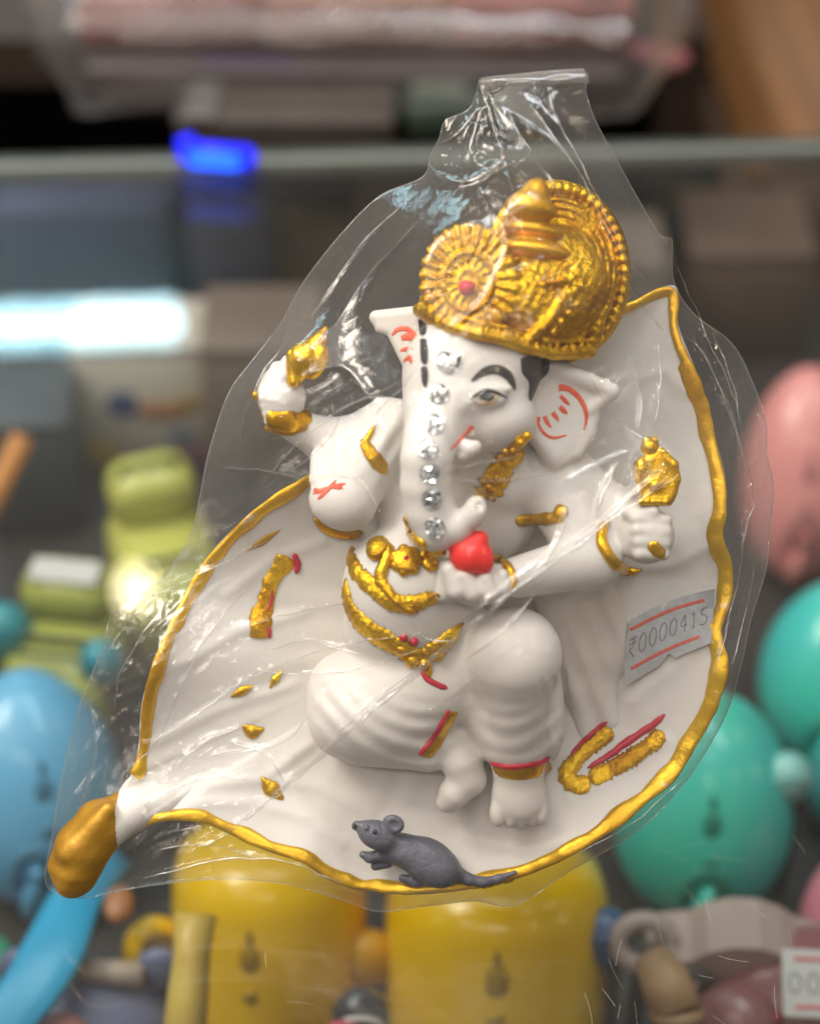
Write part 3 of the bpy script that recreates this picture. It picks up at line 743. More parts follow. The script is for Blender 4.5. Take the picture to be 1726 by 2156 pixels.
# gold bud (viewer left) and gold axe (viewer right)
bd = Field((-290, 240, 120), (-140, 410, 330), 3)
bd.C((615,800,205),(640,755,210),20,34,8); bd.C((640,755,210),(672,715,206),36,17,8); bd.C((672,715,206),(686,690,204),15,5,6); bd.E(668,762,214,22,40,24,-25,6)
bd.C((612,745,222),(618,805,222),10,12,5)
V, F = bd.mesh(); fk('golden_bud', V, F, 'gold'); add_caster(V, F)
ax = Field((430, -10, 150), (590, 180, 340), 3)
ax.poly([(1352,960),(1382,948),(1412,964),(1430,1000),(1424,1040),(1410,1066),(1342,1066),(1348,1030),(1334,1008),(1334,975)], 225, 26, 12, 5)
ax.E(1368,942,236, 20,19,20, 0, 4); ax.E(1362,926,236, 10,8,10, 0, 3); ax.E(1378,926,236, 9,8,10, 0, 3)
ax.chain([(1392,950,244,9),(1418,978,246,10),(1424,1010,244,9),(1412,1050,240,8)], 4)
ax.E(1350,985,250, 12,22,10, 0, 4); ax.E(1380,1020,254, 14,12,12,0,4)
for i in range(5): ax.E(1350+i*13,1056,250, 9,9,9, 0, 3)
V, F = ax.mesh(); fk('golden_axe', V, F, 'gold'); add_caster(V, F)

# mouse
mo = Field((-140, -820, -20), (270, -600, 230), 2.5)
zb = 62
mo.E(900,1812,zb+28, 66,46,40, -28, 14); mo.E(925,1832,zb+26, 46,38,36, -10, 12); mo.E(845,1790,zb+30, 44,36,34, -20, 14)
mo.E(795,1760,zb+48, 44,30,30, -22, 12); mo.C((790,1752,zb+50),(752,1738,zb+46),24,10,8); mo.E(748,1740,zb+46,8,9,8,0,4)
mo.E(828,1736,zb+62, 24,20,10, -20, 5); mo.E(830,1738,zb+72, 12,10,7, -20, 4, True)
mo.E(798,1772,zb+64,7,7,6,0,3); mo.E(772,1744,zb+70,6,6,6,0,3)
mo.C((812,1800,zb+30),(778,1806,zb+34),16,12,8); mo.C((778,1806,zb+34),(764,1800,zb+36),11,8,5); mo.C((815,1815,zb+22),(790,1824,zb+24),14,10,6)
mo.C((920,1845,zb+20),(872,1856,zb+16),20,12,8); mo.C((875,1856,zb+16),(848,1850,zb+16),12,9,5)
mo.chain([(958,1836,zb+20,16),(985,1852,zb+18,12),(1015,1858,zb+16,10),(1050,1850,zb+16,8),(1084,1838,zb+18,5)], 8)
V, F = mo.mesh(); MO = fk('mouse', V, F, 'mouse'); add_caster(V, F)
ball('eye', 789, 1752, 5, 'black', MO, 0.9, [CASTERS[-1]]); ball('nose', 747, 1739, 5, 'black', MO, 0.9, [CASTERS[-1]])

# price sticker on the leaf
SV = []; SF = []; NX, NY = 44, 26
TL, TR, BR, BL = Vector((1326,1306)), Vector((1505,1240)), Vector((1497,1354)), Vector((1317,1444))
def stp(u, v):
    top = TL.lerp(TR, u)+Vector((0, -10*math.sin(u*math.pi))); bot = BL.lerp(BR, u)+Vector((0, -6*math.sin(u*math.pi)))
    return top.lerp(bot, v)+Vector((-7*math.sin(v*math.pi)*(1-u), 0))
for j in range(NY+1):
    for i in range(NX+1):
        p = stp(i/NX, j/NY); h, n = cast(p.x, p.y, [CASTERS[0], BODY])
        c, _ = Q(p.x, p.y, h.z); SV.append(Vector(c.tolist()))
zs = np.array([v.z for v in SV]).reshape(NY+1, NX+1)
for _ in range(30):
    z2 = zs.copy(); z2[1:-1, :] = (zs[:-2]+zs[2:]+zs[1:-1]*2)/4; z2[:, 1:-1] = (z2[:, :-2]+z2[:, 2:]+z2[:, 1:-1]*2)/4; zs = np.maximum(z2, zs-0.3)
SV = []
for j in range(NY+1):
    for i in range(NX+1):
        p = stp(i/NX, j/NY); u_, v_ = i/NX, j/NY; c, _ = Q(p.x, p.y, zs[j, i]+9+60*max(0, .22-u_)*max(0, v_-.6)*4+50*max(0, u_-.8)*max(0, .35-v_)*4+1.2*mn.noise(Vector((u_*5, v_*4, 2)))); SV.append(c)
def notch(i, j):
    u = (i+.5)/NX; v = (j+.5)/NY
    return (abs(u-0.40) < 0.055-0.5*v and v < 0.10) or (abs(u-0.50) < 0.085-0.55*(1-v) and v > 0.86) or (u < 0.5 and u > 0.42 and v > 0.95)
for j in range(NY):
    for i in range(NX):
        if not notch(i, j):
            a = j*(NX+1)+i; SF.append((a, a+NX+1, a+NX+2, a+1))
ST = fk('price_sticker', SV, SF, 'paper', None, True)
sb = BVHTree.FromPolygons([tuple(v) for v in SV], SF)
for v in (0.17, 0.80):
    stroke('stripe', [tuple(stp(u, v)) for u in np.linspace(0.03 if v < .5 else .07, 0.89 if v < .5 else .86, 9)], 3.6, 0.6, 'stripe', ST, 0, trees=[sb])
GL = {'0': [[(.5,0),(.15,.15),(0,.5),(.15,.85),(.5,1),(.85,.85),(1,.5),(.85,.15),(.5,0)]], '4': [[(.7,1),(.7,0),(0,.65),(1,.65)]],
      '1': [[(.2,.2),(.5,0),(.5,1)]], '5': [[(.95,0),(.15,0),(.08,.42),(.5,.36),(.95,.55),(.9,.85),(.5,1),(.05,.92)]],
      'R': [[(0,0),(1,0)], [(0,.25),(1,.25)], [(0,0),(.6,.05),(.7,.25),(.55,.5),(0,.5),(.75,1)]]}
cw = 0.085; x0 = 0.045
for kx, ch in enumerate('R0000415'):
    for ln in GL[ch]:
        pts = []
        for (gx, gy) in ln:
            u = x0+kx*0.1155+gx*cw; v = 0.34+gy*0.30-0.03*kx/7
            pts.append(tuple(stp(u, v)))
        # straight segments, no rounding
        dense = []
        for a, b2 in zip(pts[:-1], pts[1:]):
            for t in (0, .33, .66): dense.append((a[0]+(b2[0]-a[0])*t, a[1]+(b2[1]-a[1])*t))
        dense.append(pts[-1])
        stroke('digit', dense, 1.5, 0.5, 'ink', ST, 0, trees=[sb], step=4)

# ------------------------------------------------------------------ the clear bag round it
BAG = [(1010,165),(1060,158),(1225,147),(1232,190),(1252,250),(1300,340),(1350,430),(1392,498),(1414,502),(1418,590),(1460,660),(1540,722),(1582,800),(1612,890),(1615,960),
 (1628,1022),(1620,1120),(1612,1200),(1582,1300),(1560,1400),(1530,1500),(1475,1600),(1430,1662),(1340,1752),(1200,1835),(1085,1906),(1000,1898),(900,1908),(800,1920),(740,1902),(600,1862),
 (450,1852),(300,1868),(180,1892),(112,1878),(95,1845),(110,1760),(130,1640),(170,1480),(205,1390),(240,1290),(325,1232),(398,1135),(420,1050),(440,950),(480,830),(522,770),(590,682),
 (640,592),(720,490),(800,412),(890,372),(905,330),(925,290),(938,252),(988,228)]
BAGP = np.array([(p.x, p.y) for p in spline([(x, y, 0) for x, y in BAG+[BAG[0]]], 12)[:-1]])
HS = 4.5
gx = np.arange(80, 1645, HS); gy = np.arange(130, 1935, HS)
GX, GY = np.meshgrid(gx, gy, indexing='ij')
ins = np.zeros(GX.shape, bool); j = len(BAGP)-1
dist = np.full(GX.shape, 1e9); nx_, ny_ = np.zeros(GX.shape), np.zeros(GX.shape)
for i in range(len(BAGP)):
    (xi, yi), (xj, yj) = BAGP[i], BAGP[j]
    c = ((yi > GY) != (yj > GY)) & (GX < (xj-xi)*(GY-yi)/(yj-yi+1e-9)+xi); ins ^= c
    ex, ey_ = xj-xi, yj-yi; t = np.clip(((GX-xi)*ex+(GY-yi)*ey_)/(ex*ex+ey_*ey_+1e-9), 0, 1)
    px, py = xi+t*ex, yi+t*ey_; dd = np.hypot(GX-px, GY-py); m = dd < dist
    dist[m] = dd[m]; nx_[m] = px[m]; ny_[m] = py[m]; j = i
obs = np.full(GX.shape, -200.0)
step2 = 2
for i in range(0, len(gx), step2):
    for jj in range(0, len(gy), step2):
        if ins[i, jj]:
            o = Vector((0, 0, DU)); d = Vector((gx[i]-863, 1078-gy[jj], -DU)).normalized(); best = -200
            for t in CASTERS:
                h = t.ray_cast(o, d)
                if h[0] is not None: best = max(best, h[0].z)
            obs[i:i+step2, jj:jj+step2] = best
for _ in range(2):                                            # widen the obstacle a little
    o2 = obs.copy(); o2[1:] = np.maximum(o2[1:], obs[:-1]); o2[:-1] = np.maximum(o2[:-1], obs[1:]); o2[:, 1:] = np.maximum(o2[:, 1:], obs[:, :-1]); o2[:, :-1] = np.maximum(o2[:, :-1], obs[:, 1:]); obs = o2
bz = np.where(ny_ < 700, 60+(700-ny_)*0.20, 45.0)              # height of the seam
zf = np.where(ins, np.maximum(bz, obs+15), bz)
for it in range(2200):
    a = zf.copy(); a[1:-1, 1:-1] = (zf[:-2, 1:-1]+zf[2:, 1:-1]+zf[1:-1, :-2]+zf[1:-1, 2:])/4
    zf = np.where(ins, np.maximum(a, obs+15), bz)
for it in range(14):                                           # film does not follow every bead and ridge
    a = zf.copy(); a[1:-1, 1:-1] = (zf[:-2, 1:-1]+zf[2:, 1:-1]+zf[1:-1, :-2]+zf[1:-1, 2:])/4; zf = np.where(ins, a, bz)
zbk = np.where(ins, bz-np.minimum(dist*1.2, 130-np.clip((GY-1500)/400, 0, 1)*95), bz)
for it in range(60):
    a = zbk.copy(); a[1:-1, 1:-1] = (zbk[:-2, 1:-1]+zbk[2:, 1:-1]+zbk[1:-1, :-2]+zbk[1:-1, 2:])/4; zbk = np.where(ins, a, bz)
# wrinkles
CRE = [([(1425,1000),(1330,1065),(1200,1160),(1080,1245),(960,1345),(860,1430),(700,1570),(560,1690),(430,1790)], 15, 8),
       ([(1400,985),(1250,1110),(1090,1215),(930,1340)], 10, 6),
       ([(1000,405),(1045,455),(1066,505),(1052,560),(1010,635),(955,690),(950,745)], 7, 5),
       ([(1195,1060),(1180,1120),(1150,1180),(1100,1235)], 12, 6),
       ([(900,340),(930,372),(985,380),(1050,340),(1055,290)], 12, 7), ([(925,300),(960,280),(1000,235),(1020,225)], 10, 7), ([(1010,180),(1030,240),(1060,330),(1080,400)], 10, 7),
       ([(1015,225),(990,300),(1000,330)], 12, 7), ([(1060,225),(1170,400),(1240,470)], 7, 12), ([(1150,200),(1260,420),(1330,560)], 6, 14), ([(1090,190),(1200,330),(1300,520),(1370,600)], 6, 10),
       ([(880,780),(810,850),(790,880),(815,915)], 8, 6), ([(640,790),(720,770),(800,860)], 7, 8), ([(650,900),(760,840),(850,800)], 7, 7),
       ([(290,1270),(420,1210),(560,1140)], 5, 7), ([(480,1330),(620,1290),(740,1270)], 5, 7), ([(560,1370),(650,1350),(760,1380)], 6, 7), ([(500,1440),(680,1370),(900,1330)], 5, 6),
       ([(540,1410),(700,1420),(880,1370)], 5, 6), ([(700,1560),(800,1470),(960,1350)], 6, 6), ([(330,1560),(420,1500),(560,1400)], 5, 6), ([(250,1640),(330,1560),(380,1440)], 7, 8), ([(190,1480),(200,1600),(150,1750)], 7, 8),
       ([(225,1380),(260,1320),(330,1250)], 8, 6), ([(240,1500),(260,1400),(330,1290)], 7, 8), ([(440,1590),(520,1580),(600,1560),(660,1500)], 6, 6), ([(300,1700),(420,1640),(520,1640)], 6, 6),
       ([(300,1850),(450,1812),(600,1815),(760,1880)], 8, 7), ([(330,1790),(440,1780),(560,1810)], 6, 7), ([(1500,700),(1540,800),(1560,900)], 6, 10), ([(1430,700),(1490,760),(1560,940),(1590,1060)], 6, 10),
       ([(1590,1060),(1560,1150),(1580,1180)], 7, 8), ([(1240,790),(1300,880),(1370,930),(1385,915)], 6, 6), ([(1330,760),(1350,850),(1345,900)], 6, 6), ([(1385,720),(1390,820),(1375,915)], 6, 6),
       ([(470,985),(560,990),(640,1010)], 6, 6)]
CRE += [([(1425,560),(1500,735),(1558,860)], 7, 6), ([(1455,700),(1535,860),(1578,1010)], 6, 6), ([(1572,1090),(1548,1250),(1500,1430)], 7, 6), ([(1590,1180),(1570,1290),(1540,1400)], 6, 5), ([(850,425),(755,520),(655,665)], 7, 6), ([(880,470),(790,560),(700,690)], 5, 6), ([(600,720),(545,800),(500,930)], 6, 6),
        ([(1440,1640),(1330,1735),(1210,1800)], 6, 6), ([(1295,985),(1272,1035),(1258,1085)], 12, 7), ([(1180,1020),(1240,985),(1310,955)], 7, 5), ([(935,990),(1010,975),(1090,962)], 7, 5), ([(1150,1000),(1020,1015),(930,1002)], 5, 5), ([(700,1000),(760,1012),(800,1080)], 6, 5),
        ([(380,1450),(440,1335),(520,1240)], 7, 6), ([(360,1625),(425,1565),(505,1530)], 8, 6), ([(560,1012),(620,940),(705,875)], 7, 6), ([(725,860),(690,925),(610,1000)], 6, 5), ([(1010,1420),(960,1462),(900,1495)], 7, 5),
        ([(1300,570),(1350,640),(1395,700)], 6, 6), ([(480,1560),(560,1590),(600,1650)], 6, 5), ([(860,1300),(900,1345),(960,1350)], 7, 5), ([(1130,1250),(1060,1330),(980,1390)], 8, 5)]
wr = np.zeros(GX.shape)
for pts, amp, wdt in CRE:
    dm = np.full(GX.shape, 1e9)
    sp = np.array([(p.x, p.y) for p in spline([(x, y, 0) for x, y in pts], 14)])
    L_ = len(sp)
    lo = sp.min(0)-40; hi = sp.max(0)+40
    ia, ib = np.searchsorted(gx, (lo[0], hi[0])); ja, jb = np.searchsorted(gy, (lo[1], hi[1]))
    A, B = GX[ia:ib, ja:jb], GY[ia:ib, ja:jb]; dm = np.full(A.shape, 1e9); fad = np.ones(A.shape)
    for i in range(L_-1):
        ex, ey_ = sp[i+1]-sp[i]; t = np.clip(((A-sp[i][0])*ex+(B-sp[i][1])*ey_)/(ex*ex+ey_*ey_+1e-9), 0, 1)
        dd = np.hypot(A-sp[i][0]-t*ex, B-sp[i][1]-t*ey_); m = dd < dm; dm[m] = dd[m]
        e = min(i+.5, L_-1.5-i)/(L_-1); fad[m] = min(1, e*6+.15)
    wr[ia:ib, ja:jb] += amp*fad*np.exp(-np.abs(dm/wdt)**1.4)
idx = -np.ones(GX.shape, int)
cell = ins[:-1, :-1] | ins[1:, :-1] | ins[:-1, 1:] | ins[1:, 1:]
full = np.zeros(GX.shape, bool); full[:-1, :-1] |= cell; full[1:, :-1] |= cell; full[:-1, 1:] |= cell; full[1:, 1:] |= cell
vx = np.where(ins, GX, nx_); vy = np.where(ins, GY, ny_)
ids = np.argwhere(full); idx[full] = np.arange(len(ids))
def crumple(x, y):
    neck = math.exp(-(((x-985)/80)**2+((y-320)/110)**2))
    left = math.exp(-(((x-640)/260)**2+((y-930)/200)**2)); ll = math.exp(-(((x-330)/250)**2+((y-1560)/300)**2))
    flank = math.exp(-(((x-1560)/70)**2+((y-950)/400)**2))
    u = (x*0.80-y*0.60); v = (x*0.60+y*0.80)
    n1 = mn.noise(Vector((u*0.004, v*0.028, 1.5))); r1 = (1-abs(n1))**6
    n2 = mn.noise(Vector((u*0.012, v*0.05, 7.7))); r2 = (1-abs(n2))**8
    n3 = mn.noise(Vector((x*0.03, y*0.03, 3.3))); r3 = (1-abs(n3))**5
    n4 = mn.noise(Vector((x*0.010, y*0.010, 5.3)))
    a = 0.35+0.55*left+1.2*ll+0.4*flank
    low = max(0.0, min(1.0, (y-1480)/120))*max(0.0, min(1.0, (x-640)/120)); a *= 1-0.8*low
    return a*(3.2*r1+2.2*r2)+neck*(14*r3+9*n3)+a*1.6*r3+3.0*n4+(flank*4*r3)
tpr = np.clip(dist/20, 0, 1)
VF = []; VB = []
for (i, jj) in ids:
    x, y = float(vx[i, jj]), float(vy[i, jj]); tp = float(tpr[i, jj]) if ins[i, jj] else 0.0
    cr = crumple(x, y)
    VF.append(Q(x, y, float(zf[i, jj])+tp*(cr+float(wr[i, jj])))[0])
    VB.append(Q(x, y, float(zbk[i, jj])-tp*cr*0.8)[0])
c = np.argwhere(cell)
FF = np.stack([idx[c[:, 0], c[:, 1]], idx[c[:, 0]+1, c[:, 1]], idx[c[:, 0]+1, c[:, 1]+1], idx[c[:, 0], c[:, 1]+1]], 1)
BG = empty('plastic_bag'); BG.matrix_world = FIG.matrix_world.copy()
tag(BG, 'crinkled clear plastic bag wrapped round the white and gold figurine', 'bag')
fk('front_film', VF, FF[:, ::-1], 'film', BG); fk('back_film', VB, FF, 'film_back', BG)
# pinched folds: doubled film standing up as thin ridges
def zfat(x, y):
    i = (x-gx[0])/HS; j = (y-gy[0])/HS; i0 = int(max(0, min(len(gx)-2, i))); j0 = int(max(0, min(len(gy)-2, j))); a = i-i0; c = j-j0
    return (zf[i0, j0]*(1-a)+zf[i0+1, j0]*a)*(1-c)+(zf[i0, j0+1]*(1-a)+zf[i0+1, j0+1]*a)*c
for ci, (pts, amp, wdt) in enumerate(CRE):
    sp = spline([(x, y, 0) for x, y in pts], 6); n = len(sp); C_ = []; W = []
    for i, p in enumerate(sp):
        x = p.x+5*mn.noise(Vector((p.x*.02, p.y*.02, ci))); y = p.y+5*mn.noise(Vector((p.x*.02, p.y*.02, ci+40)))
        C_.append(Vector(Q(x, y, zfat(p.x, p.y)+amp*.75+2)[0].tolist()))
        e = min(i, n-1-i)/(n-1); base = 6.5 if amp > 14 else (4.6 if amp > 11 else (2.8 if amp > 7 else 2.1))
        W.append(base*min(1, .15+e*5)*(0.75+0.7*mn.noise(Vector((i*.13, ci*3.1, 0)))))
    W = [max(.35, v) for v in W]
    Vr, Fr = sweep(C_, [Vector((0, 0, 1))]*n, W, [v*1.5 for v in W], 10, 0.5, 0.05, ci)
    fk('fold', [tuple(v) for v in Vr], Fr, 'film_fold', BG)
# folded lip at the mouth of the bag
lip = []
for k in range(15):
    t = k/14; x = 1012+t*216; y = 166-19*t-2*math.sin(t*9)
    for (dx, dy, z) in ((0, 0, 160), (1, -3, 172), (3+8*t, 8+12*t, 182), (2+14*t, 14+14*t, 178)):
        lip.append(Q(x+dx, y+dy, z+3*math.sin(t*17))[0])
fk('bag_lip', lip, [(k*4+j, k*4+j+1, k*4+j+5, k*4+j+4) for k in range(14) for j in range(3)], 'film_edge', BG)
# thin seam edge that catches the light
sm = [Vector(Q(x, y, float(60+(700-y)*0.2 if y < 700 else 45))[0].tolist()) for x, y in BAGP]
Vr, Fr = sweep(sm+[sm[0]], [Vector((0, 0, 1))]*(len(sm)+1), [1.3]*(len(sm)+1), [1.3]*(len(sm)+1), 6)
fk('bag_seam', [tuple(v) for v in Vr], Fr, 'film_edge', BG)

# ------------------------------------------------------------------ the place: a glass display counter with toys inside
GZ = 0.0                                              # top of the glass
def ray(px, py):
    return (FWD*D+RT*((px-863)*S)+UP*((1078-py)*S)).normalized()
def at(px, py, z):
    d = ray(px, py); return CAM+d*((z-CAM.z)/d.z)
def atY(px, py, Y):
    d = ray(px, py); return CAM+d*((Y-CAM.y)/d.y)
def mpp(p):
    return S*(Vector(p)-CAM).dot(FWD)/D
def mm(name, col, rough=0.4, **k):
    if name not in M: M[name] = mat(name, col, rough, **k)
    return M[name]
def box_vf(sx, sy, sz, bev=0.0, c=(0, 0, 0)):
    """rounded-edge box, base at z = 0"""
    b = min(bev, sx/2.01, sy/2.01, sz/2.01); V = []; F = []
    lv = [(0, b), (b*0.3, b*0.3), (b, 0), (sz-b, 0), (sz-b*0.3, b*0.3), (sz, b)] if b > 0 else [(0, 0), (sz, 0)]
    n = 12 if b > 0 else 4
    for z, ins_ in lv:
        hx, hy = sx/2-ins_, sy/2-ins_; r = b
        if b > 0:
            for qx, qy, a0 in ((1, 1, 0), (-1, 1, 90), (-1, -1, 180), (1, -1, 270)):
                for a in (0, 45, 90):
                    t = R(a0+a); V.append((c[0]+qx*(hx-r)+r*math.cos(t), c[1]+qy*(hy-r)+r*math.sin(t), c[2]+z))
        else:
            V += [(c[0]+qx*hx, c[1]+qy*hy, c[2]+z) for qx, qy in ((1, 1), (-1, 1), (-1, -1), (1, -1))]
    for l in range(len(lv)-1):
        for j in range(n): F.append((l*n+j, l*n+(j+1) % n, (l+1)*n+(j+1) % n, (l+1)*n+j))
    F.append(tuple(range(n))[::-1]); F.append(tuple((len(lv)-1)*n+j for j in range(n)))
    return V, F
def box(name, sx, sy, sz, m, parent=None, loc=(0, 0, 0), rot=(0, 0, 0), bev=0.0):
    V, F = box_vf(sx, sy, sz, bev); o = mk(name, V, F, m, parent, bev > 0); o.location = loc; o.rotation_euler = rot; return o
def egg_vf(rx, ry, rz, seg=32, rg=20, fn=None):
    V = []; F = []
    for i in range(rg+1):
        a = math.pi*i/rg
        for j in range(seg):
            t = 2*math.pi*j/seg; p = (rx*math.sin(a)*math.cos(t), ry*math.sin(a)*math.sin(t), rz*math.cos(a))
            V.append(fn(*p) if fn else p)
    for i in range(rg):
        for j in range(seg): F.append((i*seg+j, (i+1)*seg+j, (i+1)*seg+(j+1) % seg, i*seg+(j+1) % seg))
    return V, F
def tube(name, pts, r, m, parent=None, seg=10):
    C_ = [Vector(p) for p in pts]; nn = [Vector((0.13, 0.21, 0.97))]*len(C_)
    V, F = sweep(C_, nn, [r]*len(C_) if not isinstance(r, list) else r, [r]*len(C_) if not isinstance(r, list) else r, seg)
    return mk(name, [tuple(v) for v in V], F, m, parent)

FLOORZ = -0.125
# counter: glass slab, edge strip, shelf, legs
eL, eR = at(0, 338, GZ), at(1726, 296, GZ)
ex = (eR-eL).normalized(); ey = Vector((0, 0, 1)).cross(ex)
ang = math.atan2(ex.y, ex.x)
CASE = empty('display_counter', (eL+eR)/2, (0, 0, ang)); CASE.location.z = -0.9
tag(CASE, 'glass-topped display counter holding coloured plastic toys under the figurine', 'display counter')
ofs = 0.9
g_ = box('glass_top', 1.6, 0.80, 0.006, 'glass', CASE, (0, -0.402, ofs-0.006))
mm('edge_strip', (0.105, 0.122, 0.110), 0.25, spec=0.5, col2=(0.055, 0.070, 0.062), cscale=30)
mm('edge_metal', (0.32, 0.33, 0.31), 0.4, metal=0.4)
box('edge_strip', 1.6, 0.007, 0.007, 'edge_strip', CASE, (0, 0.0032, ofs-0.008), bev=0.002)
box('edge_channel', 1.6, 0.003, 0.0072, 'edge_metal', CASE, (0, -0.0022, ofs-0.0071), bev=0.001)
mm('case_board', (0.022, 0.018, 0.020), 0.5, col2=(0.045, 0.034, 0.032), cscale=12)
box('shelf', 1.6, 1.05, 0.015, 'case_board', CASE, (0, -0.30, ofs+FLOORZ-0.015))
for sx in (-0.78, 0.78):
    for sy in (-0.78, 0.20):
        box('leg', 0.03, 0.03, ofs+FLOORZ-0.015, 'edge_metal', CASE, (sx, sy, 0), bev=0.004)
# hairline scratches in the glass, near the figurine
V = []; F = []
mm('scratch', (0.55, 0.50, 0.45), 0.6)
for i in range(34):
    px = random.gauss(1430, 190) if i < 28 else random.uniform(300, 1700); py = random.uniform(1760, 2260)
    p = at(px, py, 0); a = random.gauss(-0.9, 0.5); L_ = random.uniform(0.0015, 0.009); wv = random.uniform(0.00001, 0.000024)
    d = Vector((math.cos(a), math.sin(a), 0)); n = Vector((-d.y, d.x, 0)); k = len(V); cv = random.uniform(-.06, .06)
    for t in range(4):
        q = p+d*(L_*t/3)+n*(cv*L_*math.sin(t/3*math.pi))
        V += [tuple(q+n*wv+Vector((0, 0, 0.00004))), tuple(q-n*wv+Vector((0, 0, 0.00004)))]
    for t in range(3): F.append((k+2*t, k+2*t+1, k+2*t+3, k+2*t+2))
inv = (Matrix.Translation(CASE.location) @ Matrix.Rotation(ang, 4, 'Z')).inverted()
sc_ = mk('scratches', [tuple(inv @ Vector(v)) for v in V], F, 'scratch', CASE, False); sc_['kind'] = 'stuff'

# room behind
mm('dark_wall', (0.030, 0.021, 0.017), 0.7, col2=(0.05, 0.034, 0.026), cscale=6)
wl = box('wall', 3.2, 0.05, 2.6, 'dark_wall', None, (0, 1.05, -0.9)); tag(wl, kind='structure')
mm('shop_floor', (0.07, 0.06, 0.055), 0.5, col2=(0.10, 0.085, 0.075), cscale=5)
fl = box('floor', 4.0, 4.0, 0.05, 'shop_floor', None, (0, -0.9, -0.95)); tag(fl, kind='structure')
# back counter that carries the parcel
BZ = -0.02
mm('back_board', (0.040, 0.026, 0.020), 0.5, col2=(0.06, 0.038, 0.028), cscale=9)
BC = empty('back_shelf', (0, 0.72, -0.9)); tag(BC, 'dark brown wooden shelf unit standing behind the glass counter', 'shelf')
box('shelf_board', 1.33, 0.55, 0.02, 'back_board', BC, (-0.545, 0, 0.9+BZ-0.02)); box('lower_board', 1.29, 0.50, 0.02, 'back_board', BC, (-0.545, 0, 0.9-0.30))
for sx in (-1.20, 0.11): box('side_panel', 0.02, 0.55, 0.88+BZ, 'back_board', BC, (sx, 0, 0))

# parcel of incense boxes in crinkled wrap, on the back shelf
pc = at(765, 66, BZ); k = mpp(pc)
PK = empty('wrapped_parcel', (pc.x, pc.y, BZ), (0, 0, R(-1.5)))
tag(PK, 'long flat parcel of pink and maroon packets in crinkled clear wrap', 'parcel')
mm('pk_pink', (0.30, 0.115, 0.095), 0.35, col2=(0.20, 0.065, 0.055), cscale=40); mm('pk_maroon', (0.20, 0.06, 0.06), 0.35, col2=(0.30, 0.12, 0.10), cscale=60)
mm('pk_pale', (0.34, 0.19, 0.15), 0.3, col2=(0.24, 0.12, 0.09), cscale=50); mm('pk_dark', (0.05, 0.035, 0.035), 0.4)
Lp = 1080*k
for r in range(5):
    for c_ in range(3):
        mname = ('pk_pink', 'pk_maroon', 'pk_pale', 'pk_pink', 'pk_maroon')[(r+c_) % 5] if r else ('pk_pink' if c_ != 1 else 'pk_pale')
        p_ = box('packet', Lp/3*0.985, 0.030, 0.020, mname, PK, (Lp*(c_-1)/3, -0.045+r*0.033, 0.022+0.002*(r % 2)), (0, R(random.uniform(-1, 1)), R(random.uniform(-1, 1))), 0.002)
        box('label_strip', Lp/3*0.8, 0.006, 0.0006, ('pk_pale', 'pk_dark', 'pk_maroon')[(r+c_) % 3], p_, (0, -0.004, 0.0201))
        box('label_strip', 0.012, 0.026, 0.0006, ('pk_dark', 'pk_pale')[(r+c_) % 2], p_, (Lp/8*random.uniform(-1, 1), 0, 0.0205))
box('tray', Lp*0.97, 0.185, 0.020, 'pk_dark', PK, (0, 0.02, 0), bev=0.003)
V = []; F = []; NU, NV = 60, 28
for i in range(NU+1):
    for j in range(NV):
        u = (i/NU-0.5)*1330*k; t = 2*math.pi*j/NV
        e = max(0, (abs(u)-Lp*0.5)/(665*k-Lp*0.5)); sq = 1-0.75*e**1.2
        yy = 0.022+0.112*math.copysign(abs(math.cos(t))**0.5, math.cos(t))*(1-0.45*e); zz = 0.026+0.026*math.copysign(abs(math.sin(t))**0.5, math.sin(t))*sq
        nzz = mn.noise(Vector((u*60, yy*70, zz*70)))*0.006*(0.6+1.5*e)
        V.append((u+nzz, yy+nzz, max(0.0015, zz+nzz*0.8)))
for i in range(NU):
    for j in range(NV): F.append((i*NV+j, (i+1)*NV+j, (i+1)*NV+(j+1) % NV, i*NV+(j+1) % NV))
mk('clear_wrap', V, F, 'film_pack', PK)
pt = at(1385, 125, BZ); tb = box('pink_tag', 0.022, 0.012, 0.004, mm('tag_pink', (0.50, 0.17, 0.20), 0.4), PK, (pt.x-pc.x, pt.y-pc.y, 0.001), (0, 0, R(-30)), 0.001)

# grey carton and dark packet lying before the parcel
p = at(610, 250, BZ); k = mpp(p)
GC = empty('grey_carton', (p.x, p.y, BZ), (0, 0, R(-1))); tag(GC, 'flat grey-brown carton lying below the wrapped parcel', 'carton')
mm('grey_card', (0.055, 0.044, 0.038), 0.6, col2=(0.08, 0.063, 0.055), cscale=25)
box('carton_body', 440*k, 0.05, 0.010, 'grey_card', GC, bev=0.002); box('carton_lid', 446*k, 0.052, 0.004, 'grey_card', GC, (0, 0, 0.0095), bev=0.001)
box('carton_band', 60*k, 0.053, 0.0010, mm('card_pale', (0.13, 0.12, 0.115), 0.5), GC, (-170*k, 0, 0.0136))
p = at(960, 225, BZ); k = mpp(p)
GP = empty('dark_packet', (p.x, p.y, BZ), (0, 0, R(4))); tag(GP, 'dark green packet lying beside the grey carton behind the bag mouth', 'packet')
box('packet_body', 230*k, 0.05, 0.014, mm('pk_green', (0.03, 0.055, 0.042), 0.4, col2=(0.05, 0.07, 0.05), cscale=30), GP, bev=0.003)
box('packet_flap', 110*k, 0.012, 0.0012, mm('pk_greyg', (0.16, 0.17, 0.15), 0.4), GP, (-40*k, -0.012, 0.0142), (0, 0, R(-12)))
